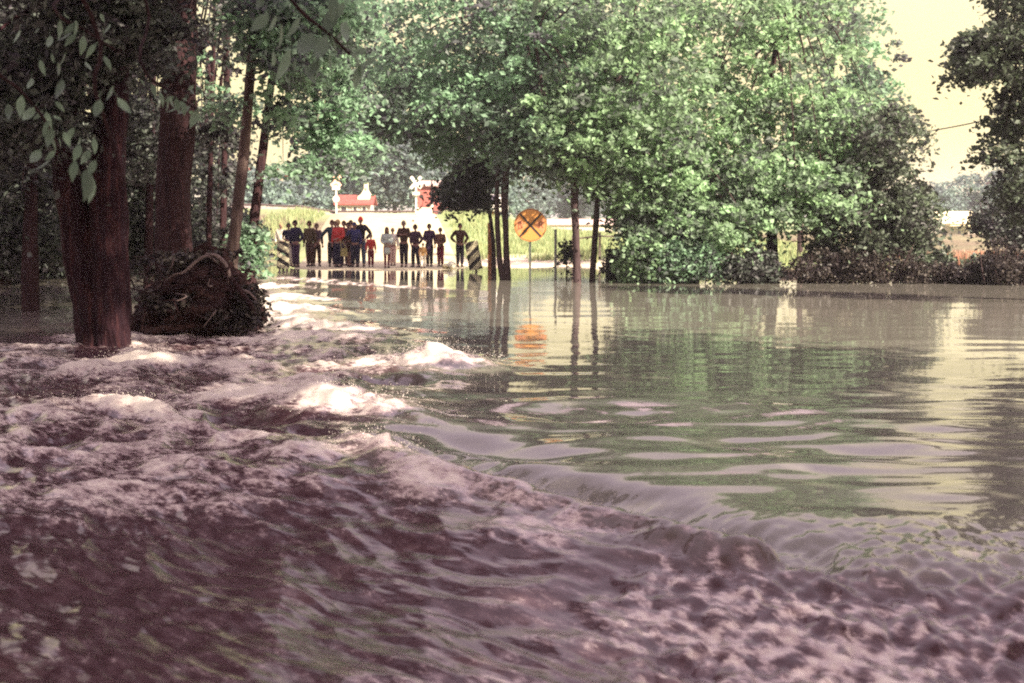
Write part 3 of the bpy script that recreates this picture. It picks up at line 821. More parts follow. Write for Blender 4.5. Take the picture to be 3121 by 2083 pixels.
# sapling between the round sign and the forked tree
def sapling(label, px, py, h_px, w_px, Y, seed, n=22, mat=None):
    base = at(px, py, Y)
    o = empty('sapling', base); tag(o, label, 'sapling')
    k = pxm(Y)
    limb(o, (0, 0, 0), [Vector((0, 0, -0.5)), Vector((0.02, 0, h_px * k * 0.5)), Vector((-0.04, 0, h_px * k))], [0.022, 0.017, 0.008], M['bark_thin'], 'trunk', 6)
    crown(o, base, [blob(px + 2, py - h_px * 0.55, w_px, h_px * 0.42, Y, w_px * k, n)], 0.15, mat or M['leaf_dark'], 0.2, 14, seed)
    return o
sapling('thin sapling with drooping dark leaves between the pale post and the forked tree', 566, 278, 46, 9, 45, 61)

# ------------------------------------------------------------------ trees on the left
o = empty('tree', at(103, 338, 21)); base = o.location.copy()
tag(o, 'huge reddish brown tree trunk standing in the rushing water at the left', 'tree')
for tr, sg in (([(112, 352, 20), (112, 335, 19.5), (111, 300, 18.5), (109, 240, 18), (109, 160, 17), (111, 90, 16.5), (114, 20, 16), (116, -80, 14)], 22),
               ([(96, 352, 20), (95, 335, 19), (88, 290, 18.5), (80, 240, 18), (71, 180, 16), (62, 100, 14), (54, 20, 12), (46, -80, 10)], 20)):
    pts = [at(a, b, 21 + (0.12 if sg == 20 else 0)) - base for a, b, c in tr]
    rad = [c * pxm(21) for a, b, c in tr]
    pts[0].z = -0.5
    P, R = smooth_path(pts, rad, 9)
    V, F = tube_arrays(P, R, 36, 0.10)
    MB().add(V, F).build('trunk', M['bark_red'], o, True)
bl = [blob(20, 70, 75, 45, 20, 2.0, 120), blob(110, 20, 80, 40, 20.5, 1.6, 90), blob(-40, 120, 70, 50, 21, 2, 110), blob(40, 120, 50, 28, 19.5, 1.0, 55), blob(60, -60, 160, 55, 21, 3, 260), blob(200, -75, 90, 40, 21, 2.5, 60), blob(60, -150, 220, 70, 17, 2.5, 260), blob(260, -190, 140, 60, 15, 2.5, 150), blob(-60, -200, 200, 90, 13, 2.0, 180), blob(-120, -70, 150, 80, 15, 2.0, 170)]
twigs(o, base, bl, [at(112, 10, 21), at(54, 20, 21), at(62, 100, 21)], M['bark_red'], 10, 0.05, 3)
crown(o, base, bl, 0.13, M['leaf_dark'], 0.38, 40, 31)

tree('tree', 'dark straight trunk behind the big reddish tree, rising from the root mound', 'tree', 27,
     [[(177, 300, 22), (175, 262, 18), (173, 200, 17.5), (177, 120, 17), (180, 40, 16), (182, -60, 14)]],
     [(135, 40, 40, 45, -1, 2.4, 70), (225, 40, 34, 30, 0, 2.0, 14), (190, -60, 120, 40, 0, 3.0, 120), (205, 125, 26, 24, 1, 1.6, 16), (140, 130, 26, 50, 3, 2.0, 80)],
     0.14, M['leaf_dark'], M['bark_dark'], 0.42, 42, 32, None, 12, seg=20, rough=0.08, twr=0.04)
tree('tree', 'slim pale barked tree leaning right beside the root mound, sunlit on one side', 'tree', 24,
     [[(231, 275, 7), (233, 250, 6.2), (238, 205, 5.8), (244, 150, 5.4), (249, 90, 4.8), (254, 30, 4.2), (257, -30, 3.2)]],
     [(275, 25, 50, 35, 0, 1.6, 70), (320, 10, 50, 40, 0, 1.8, 80), (250, -25, 50, 26, 0, 1.6, 30), (300, 60, 40, 22, -1, 1.2, 36), (276, 112, 16, 30, 0, 0.8, 14), (232, 100, 18, 30, 3, 0.8, 14), (190, 60, 10, 40, 4, 0.8, 8)],
     0.13, M['leaf_mid'], M['bark_pale'], 0.36, 40, 33, None, 8, seg=12, rough=0.06, twr=0.02)
tree('tree', 'thin dark tree right of the pale barked tree, with ivy at its foot', 'tree', 30,
     [[(249, 272, 7.5), (252, 240, 5.6), (259, 180, 4.6), (266, 125, 4.2), (274, 60, 3.4), (282, 0, 2.6), (288, -50, 1.8)]],
     [(310, 60, 45, 30, 0, 2.0, 60), (340, 95, 40, 26, 1, 2.0, 48), (250, 243, 12, 30, 0, 0.4, 34), (330, 20, 60, 40, 0, 2.4, 90), (290, 165, 34, 10, 0, 1.2, 20), (318, 130, 26, 16, 1, 1.4, 26), (300, 112, 20, 10, 0, 1.2, 9), (335, 160, 30, 12, 1, 1.4, 12), (350, 120, 34, 20, 1, 1.6, 12), (355, 150, 40, 18, 2, 2.0, 40)],
     0.14, M['leaf_mid'], M['bark_dark'], 0.36, 38, 34, None, 12, seg=12, rough=0.08, twr=0.022)
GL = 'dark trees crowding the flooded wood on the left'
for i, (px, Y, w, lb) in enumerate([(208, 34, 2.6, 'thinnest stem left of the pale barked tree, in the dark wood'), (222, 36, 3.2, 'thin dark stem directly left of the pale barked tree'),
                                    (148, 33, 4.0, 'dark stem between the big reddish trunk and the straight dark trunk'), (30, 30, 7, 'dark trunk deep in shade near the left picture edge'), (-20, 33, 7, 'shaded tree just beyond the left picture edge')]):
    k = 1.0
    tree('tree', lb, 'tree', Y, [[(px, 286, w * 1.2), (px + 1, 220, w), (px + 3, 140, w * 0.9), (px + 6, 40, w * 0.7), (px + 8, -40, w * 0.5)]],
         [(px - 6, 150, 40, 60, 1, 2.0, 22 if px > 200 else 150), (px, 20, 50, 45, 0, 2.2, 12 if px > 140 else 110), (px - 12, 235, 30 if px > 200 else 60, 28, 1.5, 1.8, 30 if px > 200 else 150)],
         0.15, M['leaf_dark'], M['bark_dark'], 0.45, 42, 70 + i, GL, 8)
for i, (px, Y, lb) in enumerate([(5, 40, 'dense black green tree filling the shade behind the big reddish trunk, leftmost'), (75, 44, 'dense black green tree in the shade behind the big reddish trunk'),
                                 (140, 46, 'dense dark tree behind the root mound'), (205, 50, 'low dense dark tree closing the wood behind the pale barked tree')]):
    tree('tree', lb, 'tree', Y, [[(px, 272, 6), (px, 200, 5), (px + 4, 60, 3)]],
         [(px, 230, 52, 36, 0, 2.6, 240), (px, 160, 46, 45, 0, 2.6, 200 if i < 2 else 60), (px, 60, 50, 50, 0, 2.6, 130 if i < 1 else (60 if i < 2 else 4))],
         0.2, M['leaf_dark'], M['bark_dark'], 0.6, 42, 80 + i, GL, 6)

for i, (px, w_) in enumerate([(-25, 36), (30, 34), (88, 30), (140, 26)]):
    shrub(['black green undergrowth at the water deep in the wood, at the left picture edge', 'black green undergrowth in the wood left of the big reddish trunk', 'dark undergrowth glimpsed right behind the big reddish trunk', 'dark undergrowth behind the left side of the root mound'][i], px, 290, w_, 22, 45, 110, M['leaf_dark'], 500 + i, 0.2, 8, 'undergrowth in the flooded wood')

# root mound: earth bank with bare roots arching over it
mo = empty('root_mound', at(195, 330, 23.5))
tag(mo, 'dark undercut earth mound with bare roots beside the big reddish trunk', 'earth mound')
rgm = np.random.default_rng(5)
k = pxm(23.5)
nu, nv = 64, 40
U, Vv = np.meshgrid(np.linspace(0, 2 * np.pi, nu, endpoint=False), np.linspace(-0.45, np.pi / 2, nv))
ax = 60 * k; az = 82 * k; ay = 0.9
ex = np.cos(Vv) ** 0.6
EX = ax * np.sign(np.cos(U)) * np.abs(np.cos(U)) ** 0.8 * ex
EY = ay * np.sin(U) * ex
EZ = az * np.sin(Vv) * (0.86 + 0.14 * np.cos(U * 1 - 0.6))
nz = fbm(U * 3.0 / np.pi * 2 + 3, Vv * 4, 91, 4)
EZ = EZ * (0.80 + 0.18 * np.exp(-((EX / ax - 0.25) / 0.6) ** 2))
nz = nz + 0.5 * fbm(U * 5, Vv * 9, 92, 3)
EX = EX * (1 + 0.22 * nz); EY = EY * (1 + 0.34 * nz); EZ = EZ * (1 + 0.22 * fbm(U * 1.3, Vv * 3, 95, 4))
EX += np.where(EZ < 0.5, 0.10, 0.0) * np.maximum(np.cos(U), 0)
mv = np.stack([EX, EY, EZ], -1).reshape(-1, 3)
mf = []
for j in range(nv - 1):
    for i in range(nu):
        i2 = (i + 1) % nu
        mf.append((j * nu + i, j * nu + i2, (j + 1) * nu + i2, (j + 1) * nu + i))
link('earth', np_mesh('earth', mv, np.array(mf), True), mo, M['earth'])
def mpt(px, py, dy):
    return at(px, py, 23.5 + dy) - mo.location
for pts, r, m in [
        ([(158, 288, -0.9), (172, 276, -1.0), (184, 272, -1.05), (198, 260, -1.0), (208, 256, -0.95), (216, 262, -0.85)], [0.01, 0.016, 0.02, 0.024, 0.022, 0.014], 'root'),
        ([(206, 254, -0.85), (217, 256, -0.98), (225, 264, -1.02), (229, 274, -1.0), (228, 284, -0.85)], [0.018, 0.032, 0.036, 0.028, 0.012], 'root'),
        ([(225, 268, -0.9), (238, 288, -1.0), (250, 304, -1.0), (256, 318, -0.9)], [0.04, 0.05, 0.045, 0.03], 'bark_dark'),
        ([(150, 288, -0.8), (146, 305, -1.0), (141, 332, -0.9)], [0.03, 0.025, 0.02], 'bark_dark'),
        ([(190, 282, -1.0), (160, 290, -1.0), (136, 300, -0.7)], [0.025, 0.03, 0.03], 'bark_dark'),
        ([(236, 290, -0.9), (248, 292, -1.0), (256, 300, -0.95)], [0.02, 0.022, 0.015], 'root')]:
    limb(mo, (0, 0, 0), [mpt(*p) for p in pts], r, M[m], 'root', 7)
for q in range(22):
    a_ = random.uniform(132, 250); b_ = random.uniform(262, 318)
    limb(mo, (0, 0, 0), [mpt(a_, b_, -0.85), mpt(a_ + random.uniform(-12, 12), b_ + random.uniform(-14, 10), -1.15), mpt(a_ + random.uniform(-24, 24), b_ + random.uniform(-22, 26), -1.2)], [0.014, 0.012, 0.005], M['root' if q % 6 == 0 else 'bark_dark'], 'twig', 5)
crown(mo, mo.location, [blob(246, 300, 14, 22, 23, 0.4, 26), blob(205, 255, 45, 8, 23.6, 0.6, 34), blob(160, 262, 30, 12, 23.8, 0.5, 26), blob(254, 312, 8, 10, 22.7, 0.3, 12), blob(170, 300, 30, 16, 22.6, 0.35, 16), blob(230, 320, 26, 12, 22.6, 0.3, 14)],
      0.09, M['leaf_brown'], 0.2, 26, 99, name='undergrowth')

# ------------------------------------------------------------------ near tree whose twigs hang into the top left of the picture
nb_o = empty('tree', (-4.6, 4.4, -0.4))
tag(nb_o, 'near tree beyond the left edge whose large leaved twigs hang into the picture', 'tree')
nbb = nb_o.location.copy()
limb(nb_o, (0, 0, 0), [Vector((0, 0, -0.5)), Vector((0.05, 0.1, 1.6)), Vector((0.2, 0.3, 3.2)), Vector((0.7, 0.8, 4.6)), Vector((1.2, 1.2, 6.2))], [0.34, 0.27, 0.24, 0.2, 0.12], M['bark_dark'], 'trunk', 16)
def big_leaf(L_):
    """One drooping pointed leaf, folded along its midrib; base at the origin, tip down -Z."""
    ts = [-0.35, -0.02, 0.03, 0.16, 0.35, 0.6, 0.82, 1.0]; ws = [0.008, 0.008, 0.06, 0.17, 0.235, 0.20, 0.095, 0.0]
    V = []; F = []
    for t, w in zip(ts, ws):
        bend = (0.10 * math.sin(t * 2.6) - 0.16 * t * t) * L_
        for s in (-1, 0, 1):
            V.append((s * w * L_ * 0.92, bend - abs(s) * w * L_ * 0.22, -t * L_))
    for i in range(len(ts) - 1):
        for s in range(2):
            F.append((i * 3 + s, i * 3 + s + 1, i * 3 + s + 4, i * 3 + s + 3))
    me = np_mesh('leaf', V, np.array(F), True)
    me.attributes.new('tint', 'FLOAT', 'FACE')
    return me
leaf_meshes = []
for q in range(5):
    me = big_leaf(1.0)
    me.attributes['tint'].data.foreach_set('value', np.full(len(me.polygons), 0.15 + 0.2 * q, dtype=np.float32))
    me.materials.append(M['leaf_big'])
    leaf_meshes.append(me)
def hanging_twig(pts, Y, leaves, top=None, rad=0.012):
    """pts: pixel path of the twig at depth Y; leaves: (px, py, length in pixels, tilt in degrees)."""
    P = [at(a, b, Y) - nbb for a, b in pts]
    if top is not None:
        P = [Vector(top)] + P
    R = [rad * (1.6 if top is not None and i == 0 else 1.0) * (1 - 0.6 * i / len(P)) for i in range(len(P))]
    tw = limb(nb_o, (0, 0, 0), P, R, M['bark_dark'], 'branch', 6)
    more = [(a + random.uniform(-16, 16), b + random.uniform(-20, 10), c * random.uniform(0.55, 0.85), d + random.uniform(-35, 35)) for a, b, c, d in leaves if len(leaves) > 2]
    for (px, py, ln, tilt) in leaves + more:
        lf = link('leaf', random.choice(leaf_meshes), tw)
        lf.location = at(px, py, Y + random.uniform(-0.15, 0.15)) - nbb
        lf.scale = [ln * pxm(Y)] * 3
        lf.rotation_euler = (math.radians(random.uniform(-55, 35)), math.radians(-tilt), math.radians(random.uniform(-75, 75)))
R_ = random.uniform
hub = (1.0, 1.0, 5.6)
hanging_twig([(60, -40), (95, 90), (115, 150), (122, 185)], 7.0,
             [(88, 170, 40, -32), (92, 176, 30, -20), (62, 80, 26, 10), (100, 100, 24, -8), (118, 98, 22, 20)], hub, 0.014)
hanging_twig([(-30, -30), (-10, 60), (20, 90), (45, 120), (60, 150)], 8.5,
             [(-6, 92, 26, -30), (8, 104, 20, 15), (22, 96, 24, -15), (34, 108, 22, -28), (46, 112, 20, 12), (52, 128, 22, -20), (64, 132, 16, 20), (40, 150, 24, -26), (50, 160, 20, -12), (74, 128, 18, -30), (80, 145, 20, -22), (90, 150, 18, -30)], hub, 0.014)
hanging_twig([(30, -60), (55, 10), (85, 30), (115, 50)], 9.0,
             [(60, 20, 20, -10), (72, 32, 18, -25), (50, 36, 18, 12), (84, 36, 20, -20), (96, 44, 18, -30), (104, 56, 16, 10), (66, 52, 20, -5), (40, 60, 16, 20), (86, 62, 16, -12), (20, 30, 18, 10), (110, 24, 16, 14)], hub, 0.014)
hanging_twig([(120, -50), (140, 60), (165, 88), (190, 105), (204, 112)], 9.5,
             [(152, 84, 14, 15), (160, 92, 16, -10), (168, 96, 18, -28), (176, 98, 15, 10), (182, 104, 18, -15), (190, 106, 16, -30), (197, 110, 20, -18), (186, 98, 14, -40)], hub, 0.012)
hanging_twig([(240, -90), (270, -30), (300, 10), (330, 35), (350, 55)], 7.5,
             [(268, 14, 30, -34), (282, 24, 26, -25), (290, 50, 36, -22), (300, 18, 26, -40), (312, 34, 38, -30), (326, 36, 34, -24), (336, 6, 34, -18), (346, 22, 30, -26), (354, 52, 30, -30), (362, 64, 28, -12), (318, 60, 24, -16), (306, 66, 22, 10)], hub, 0.014)
hanging_twig([(480, -120), (520, -50), (538, -8)], 6.5, [(538, -4, 32, -28)], (2.2, 1.6, 5.9), 0.012)
limb(nb_o, (0, 0, 0), [Vector((0.7, 0.8, 4.6)), Vector((1.6, 1.3, 5.5)), Vector((3.0, 2.0, 5.9)), Vector((4.6, 2.4, 6.0))], [0.14, 0.10, 0.07, 0.03], M['bark_dark'], 'limb', 10)
ncb = [(np.array((-4.0, 4.8, 6.3)), (3.2, 3.2, 1.6), 240), (np.array((-1.6, 6.0, 5.4)), (2.4, 2.2, 1.0), 120), (np.array((-7.0, 5.5, 5.6)), (2.6, 3.0, 2.0), 180)]
crown(nb_o, nbb, ncb, 0.16, M['leaf_mid'], 0.5, 30, 77)

# ------------------------------------------------------------------ trees of the near right bank, beyond the picture: they dapple the water with shade
def gap_filter(P):
    """Cuts leaves along sun rays so light lands on chosen crests, riffle and trunk."""
    keep = np.ones(len(P), bool); _gr = np.random.default_rng(909)
    sv = np.array(SUN_VEC)
    for (q, r) in ((wpt(985, 835), 0.95), (wpt(830, 938), 0.45), (wpt(890, 1045), 0.35), (wpt(340, 800), 0.45), (wpt(340, 900), 0.35), (wpt(690, 720), 1.7), (wpt(640, 670), 2.0), (wpt(800, 750), 0.9), (np.array([-5.45, 20.6]), 0.38)):
        dlt = P - np.array([q[0], q[1], 0.15])
        t = dlt @ sv
        keep &= (np.linalg.norm(dlt - t[:, None] * sv, axis=1) > r) | (_gr.random(len(P)) < 0.16)
    return keep
for i, (x, y, h, lb) in enumerate([(9.5, -6.5, 12, 'leafy bank tree beyond the right edge, nearest the camera'), (10.5, -1.0, 15, 'leafy bank tree beyond the right edge, second from the camera'),
                                   (11.0, 4.5, 19, 'leafy bank tree beyond the right edge, third from the camera'), (12.0, 9.5, 20, 'leafy bank tree beyond the right edge, farthest from the camera')]):
    o = empty('tree', (x, y, -0.3)); tag(o, lb, 'tree', 'bank trees beyond the right edge')
    limb(o, (0, 0, 0), [Vector((0, 0, -0.6)), Vector((0.1, 0, h * 0.4)), Vector((-0.1, 0.2, h * 0.9))], [0.30, 0.22, 0.06], M['bark_dark'], 'trunk', 12)
    bl = [(np.array((x, y, h * 0.55)), (3.2, 3.4, h * 0.28), 170), (np.array((x - 0.5, y + 0.5, h * 0.85)), (3.0, 3.2, h * 0.20), 150), (np.array((x - 1.0, y, h * 0.32)), (2.4, 3.0, h * 0.12), 60)]
    twigs(o, o.location, bl, [Vector((x, y, h * 0.5)), Vector((x, y, h * 0.8))], M['bark_dark'], 8, 0.05, 400 + i)
    bl = [(c_, r_, int(n_ * (1.7 if i < 2 else 1.3))) for c_, r_, n_ in bl]
    crown(o, o.location, bl, 0.26, M['leaf_mid'], 0.9, 36, 410 + i, filt=gap_filter)

# ------------------------------------------------------------------ distant trees
GF = 'trees beyond the railway'
far = [  # px, base py, top py, half width px, Y, label
    (300, 214, 172, 34, 130, 'bluish green tree behind the left grassy bank, beside the salmon house'),
    (345, 212, 118, 42, 150, 'tall bluish tree behind the left crossing sign and red roofed house'),
    (395, 212, 88, 48, 140, 'big pale green tree in the middle distance between the two crossing signs'),
    (432, 214, 120, 34, 175, 'tree behind the red wall near the right crossing sign'),
    (486, 215, 130, 28, 112, 'shady tree over the parked pale car'),
    (520, 222, 150, 36, 230, 'distant tree behind the round yellow sign'),
    (565, 222, 160, 34, 240, 'distant tree behind the forked trunk'),
    (610, 224, 150, 40, 235, 'distant tree right of the long pale shed'),
    (930, 222, 180, 30, 200, 'low far tree left of the small pale house'),
    (985, 224, 168, 40, 205, 'far tree right of the small pale house'),
    (1030, 226, 150, 40, 210, 'far tree at the right picture edge'),
    (262, 216, 168, 22, 112, 'dark bush tree at the left end of the grassy bank'),
]
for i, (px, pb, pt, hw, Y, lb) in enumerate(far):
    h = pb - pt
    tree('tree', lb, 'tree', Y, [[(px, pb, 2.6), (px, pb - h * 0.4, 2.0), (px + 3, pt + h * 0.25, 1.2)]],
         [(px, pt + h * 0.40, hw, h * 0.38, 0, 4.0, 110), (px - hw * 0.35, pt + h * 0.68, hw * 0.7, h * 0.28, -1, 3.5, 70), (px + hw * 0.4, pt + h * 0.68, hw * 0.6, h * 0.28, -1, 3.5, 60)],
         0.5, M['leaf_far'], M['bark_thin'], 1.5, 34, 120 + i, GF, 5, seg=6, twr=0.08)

# ------------------------------------------------------------------ grass
def tufts(name, X0, X1, Y0, Y1, n, h, mat, seed, cond):
    rg_ = np.random.default_rng(seed)
    x = rg_.uniform(X0, X1, n); y = rg_.uniform(Y0, Y1, n)
    z = ground_z(x, y)
    ok = cond(x, y, z)
    x, y, z = x[ok], y[ok], z[ok]
    n = len(x)
    a = rg_.uniform(0, 6.28, n); w = rg_.uniform(0.02, 0.05, n); hh = h * rg_.uniform(0.5, 1.4, n)
    lean = rg_.normal(size=(n, 2)) * 0.25 * hh[:, None]
    p0 = np.stack([x - w * np.cos(a), y - w * np.sin(a), z - 0.03], -1); p1 = np.stack([x + w * np.cos(a), y + w * np.sin(a), z - 0.03], -1)
    p2 = np.stack([x + lean[:, 0], y + lean[:, 1], z + hh], -1)
    V = np.stack([p0, p1, p2], 1).reshape(-1, 3)
    me = np_mesh(name, V, np.arange(3 * n).reshape(n, 3), False, {'tint': ('FACE', rg_.uniform(0, 1, n))})
    return tag(link(name, me, None, mat), kind='stuff')
M['grass_blade'] = leaf_mat('grass_blade', (0.15, 0.21, 0.10), (0.36, 0.38, 0.20), 0.35, 0.1)
tufts('grass', -18, 14, 50, 92, 60000, 0.28, M['grass_blade'], 201,
      lambda x, y, z: (np.abs(x - road_x(y)) > 3.7) & (z > 0.12) & (noise2(x * 0.4, y * 0.4, 77) > -0.25) & (x > -13.5))

# ------------------------------------------------------------------ railway
tk = MB()
ty = lambda x: EM_Y + 0.02 * (x + 8)
for xs in np.arange(-34, 8, 2.0):
    pass
rail_o = empty('railway_track', (-8.5, EM_Y, 2.36)); tag(rail_o, 'railway track on its ballast crossing the road on the embankment', 'railway track')
bal = MB(); bx = np.linspace(-40, 6, 40)
BV = []
for x in bx:
    zg = float(ground_z(x, EM_Y)); zg = max(zg, 0) + 0.0
    if abs(x - float(road_x(EM_Y))) < 4.0: zg = float(road_z(EM_Y)) - 0.16
    for dy, dz in ((-2.0, -0.25), (-1.5, 0.12), (1.5, 0.12), (2.0, -0.25)):
        BV.append((x + 8.5, dy, zg + dz - 2.36))
link('ballast', np_mesh('ballast', BV, grid_faces(len(bx), 4), False), rail_o, M['ballast'])
for dy in (-0.72, 0.72):
    rb = MB()
    pts = []
    for x in bx:
        zg = max(float(ground_z(x, EM_Y)), 0)
        if abs(x - float(road_x(EM_Y))) < 4.0: zg = float(road_z(EM_Y)) - 0.06
        pts.append((x + 8.5, dy, zg + 0.22 - 2.36))
    rb.tube(pts, [0.06] * len(pts), 6)
    rb.build('rail', M['rail_steel'], rail_o)

# ------------------------------------------------------------------ buildings
def house(label, px, py_base, Y, w, d, h, roof_h, wall, roof, windows, rz=0.0, cat='house', name='house', over=0.3, gable_x=True):
    b = at(px, py_base, Y)
    o = empty(name, b, rz); tag(o, label, cat)
    mb = MB()
    if gable_x:
        mb.prism([(-w / 2, -1.5), (w / 2, -1.5), (w / 2, h), (-w / 2, h)], 0, d)
    else:
        mb.prism([(-w / 2, -1.5), (w / 2, -1.5), (w / 2, h), (0, h + roof_h * 0.97), (-w / 2, h)], 0, d)
    mb.build('wall', wall, o)
    rf = MB()
    if gable_x:   # ridge runs along X, a roof slope faces the viewer
        t = 0.12
        V = [(-w / 2 - over, -over, h - 0.02), (w / 2 + over, -over, h - 0.02), (w / 2 + over, d / 2, h + roof_h), (-w / 2 - over, d / 2, h + roof_h), (w / 2 + over, d + over, h - 0.02), (-w / 2 - over, d + over, h - 0.02)]
        V += [(x, y, z + t) for x, y, z in V]
        rf.add(V, [(0, 1, 2, 3), (3, 2, 4, 5), (6, 9, 8, 7), (9, 11, 10, 8), (0, 6, 7, 1), (5, 4, 10, 11), (1, 7, 8, 2), (2, 8, 10, 4), (0, 3, 9, 6), (3, 5, 11, 9)])
    else:
        t = 0.14
        V = [(-w / 2 - over, h - 0.1), (0, h + roof_h), (w / 2 + over, h - 0.1), (w / 2 + over, h - 0.1 + t), (0, h + roof_h + t), (-w / 2 - over, h - 0.1 + t)]
        rf.add([(x, -over, z) for x, z in V] + [(x, d + over, z) for x, z in V], [(0, 1, 4, 5), (1, 2, 3, 4), (6, 11, 10, 7), (7, 10, 9, 8), (5, 4, 10, 11), (4, 3, 9, 10), (0, 6, 7, 1), (1, 7, 8, 2), (0, 5, 11, 6), (2, 8, 9, 3)])
    ro = rf.build('roof', roof, o)
    for (x, z, ww, wh) in windows:
        f = MB()
        f.box((x, -0.03, z + wh / 2), (ww, 0.06, 0.08)).box((x, -0.03, z - wh / 2), (ww, 0.06, 0.08)).box((x - ww / 2, -0.03, z), (0.08, 0.06, wh)).box((x + ww / 2, -0.03, z), (0.08, 0.06, wh))
        wnd = f.build('window', M['white_paint'], o)
        MB().box((x, -0.012, z), (ww - 0.08, 0.02, wh - 0.08)).build('pane', M['glass_dark'], wnd)
    return o, ro

h1, r1 = house('house with a red roof and a white gable beyond the railway, left of the crossing', 354, 213.5, 126, 2.9, 3.2, 0.75, 0.8, M['grey_wall'], M['red_roof'], [(-0.9, 0.42, 0.55, 0.45), (0.1, 0.42, 0.4, 0.45), (0.9, 0.42, 0.4, 0.45)])
g = MB()
g.prism([(0.25, 1.0), (1.35, 1.0), (1.35, 1.7), (0.95, 2.35), (0.55, 1.7), (0.25, 1.5)], 0.6, 2.0)
g.build('gable', M['cream_wall'], h1)
MB().box((0.98, 1.2, 2.45), (0.36, 0.36, 0.6)).build('chimney', M['cream_paint'], h1)
h2, r2 = house('red walled building partly hidden by leaves behind the right crossing sign', 432, 205, 122, 2.5, 3.0, 1.6, 0.4, M['brick_red'], M['pink_roof'], [], cat='building', name='building')
MB().box((-0.02, -0.04, 0.9), (0.1, 0.08, 2.4)).build('drainpipe', M['black_paint'], h2)
h3, r3 = house('salmon coloured house glimpsed between leaves at the left end of the grassy bank', 264, 204, 122, 2.6, 3.0, 2.2, 0.8, M['salmon_wall'], M['red_roof'], [(-0.4, 1.5, 0.4, 0.45), (0.5, 1.1, 0.4, 0.45)])
MB().prism([(0.2, 0.1), (1.5, -0.45), (1.5, -0.35), (0.2, 0.35)], -1.2, -0.02).build('porch_roof', M['white_paint'], h3)
h4, r4 = house('long low pale shed with a pinkish roof beyond the right hand meadow', 592, 237.5, 200, 12.0, 4.0, 1.75, 0.75, M['cream_wall'], M['pink_roof'], [(-5.0, 1.05, 1.1, 0.45), (-1.6, 1.0, 0.5, 0.5), (3.4, 1.0, 0.9, 0.5)], cat='shed', name='shed')
M['cream_wall'].node_tree.nodes
h5, r5 = house('small house with a bright cream roof seen under the trees at the right', 953, 240, 170, 5.4, 5.0, 1.95, 1.35, M['grey_wall'], M['pale_roof'], [(-1.6, 0.95, 0.8, 0.7), (0.7, 0.9, 0.5, 0.6)])
MB().box((0.9, -0.9, 1.72), (3.6, 1.6, 0.12)).build('porch_roof', M['pale_roof'], h5)

# ------------------------------------------------------------------ signs and posts
def disc(mb, c, r, y0, y1, seg=40):
    mb.prism([(c[0] + r * math.cos(2 * math.pi * i / seg), c[1] + r * math.sin(2 * math.pi * i / seg)) for i in range(seg)], y0, y1)
    return mb
sY = 39.6
sb = at(530, 286, sY)
so = empty('railroad_sign', sb); tag(so, 'round faded yellow railroad warning sign with a black X standing in the water', 'sign')
sc = at(530.5, 225.2, sY) - sb
SR = 0.455
post = MB()
post.box((-0.025, 0.03, sc.z / 2 - 0.35), (0.012, 0.04, sc.z + 1.4)).box((0.025, 0.03, sc.z / 2 - 0.35), (0.012, 0.04, sc.z + 1.4)).box((0, 0.05, sc.z / 2 - 0.35), (0.06, 0.012, sc.z + 1.4))
post.build('post', M['steel'], so)
pl = MB(); disc(pl, (sc.x, sc.z), SR, -0.012, 0.0)
plate = pl.build('plate', M['sign_yellow'], so)
rim = MB()
n = 48
ro_, ri_ = SR - 0.012, SR - 0.030
VV = []; FF = []
for i in range(n):
    a = 2 * math.pi * i / n
    VV += [(sc.x + ro_ * math.cos(a), -0.0145, sc.z + ro_ * math.sin(a)), (sc.x + ri_ * math.cos(a), -0.0145, sc.z + ri_ * math.sin(a))]
for i in range(n):
    j = (i + 1) % n
    FF.append((2 * i, 2 * j, 2 * j + 1, 2 * i + 1))
rim.add(VV, FF).build('border', M['letter_faded'], plate)
for sgn in (-1, 1):      # weathered side quadrants behind the letters
    q = MB()
    pts = [(sc.x + sgn * 0.10, sc.z)]
    for i in range(9):
        a = math.radians(-33 + 66 * i / 8)
        pts.append((sc.x + sgn * 0.405 * math.cos(a), sc.z + 0.405 * math.sin(a)))
    q.prism(pts, -0.0155, -0.0125)
    q.build('faded_patch', M['sign_faded'], plate)
for an in (47, -47):
    r = Matrix.Rotation(math.radians(-an), 3, 'Y')
    MB().box((sc.x, -0.017 - (0.001 if an > 0 else 0), sc.z), (0.86, 0.008, 0.052), r).build('cross_bar', M['black_paint'], plate)
for sgn in (-1, 1):
    cu = bpy.data.curves.new('letter', 'FONT'); cu.body = 'R'; cu.size = 0.26; cu.align_x = 'CENTER'; cu.align_y = 'CENTER'; cu.extrude = 0.001
    tmp = bpy.data.objects.new('letter', cu); COL.objects.link(tmp)
    bpy.context.view_layer.update()
    me = bpy.data.meshes.new_from_object(tmp.evaluated_get(bpy.context.evaluated_depsgraph_get()))
    bpy.data.objects.remove(tmp)
    lo = link('letter', me, plate, M['letter_faded'])
    lo.location = (sc.x + sgn * 0.285, -0.0185, sc.z)
    lo.rotation_euler = (math.radians(90), 0, 0)

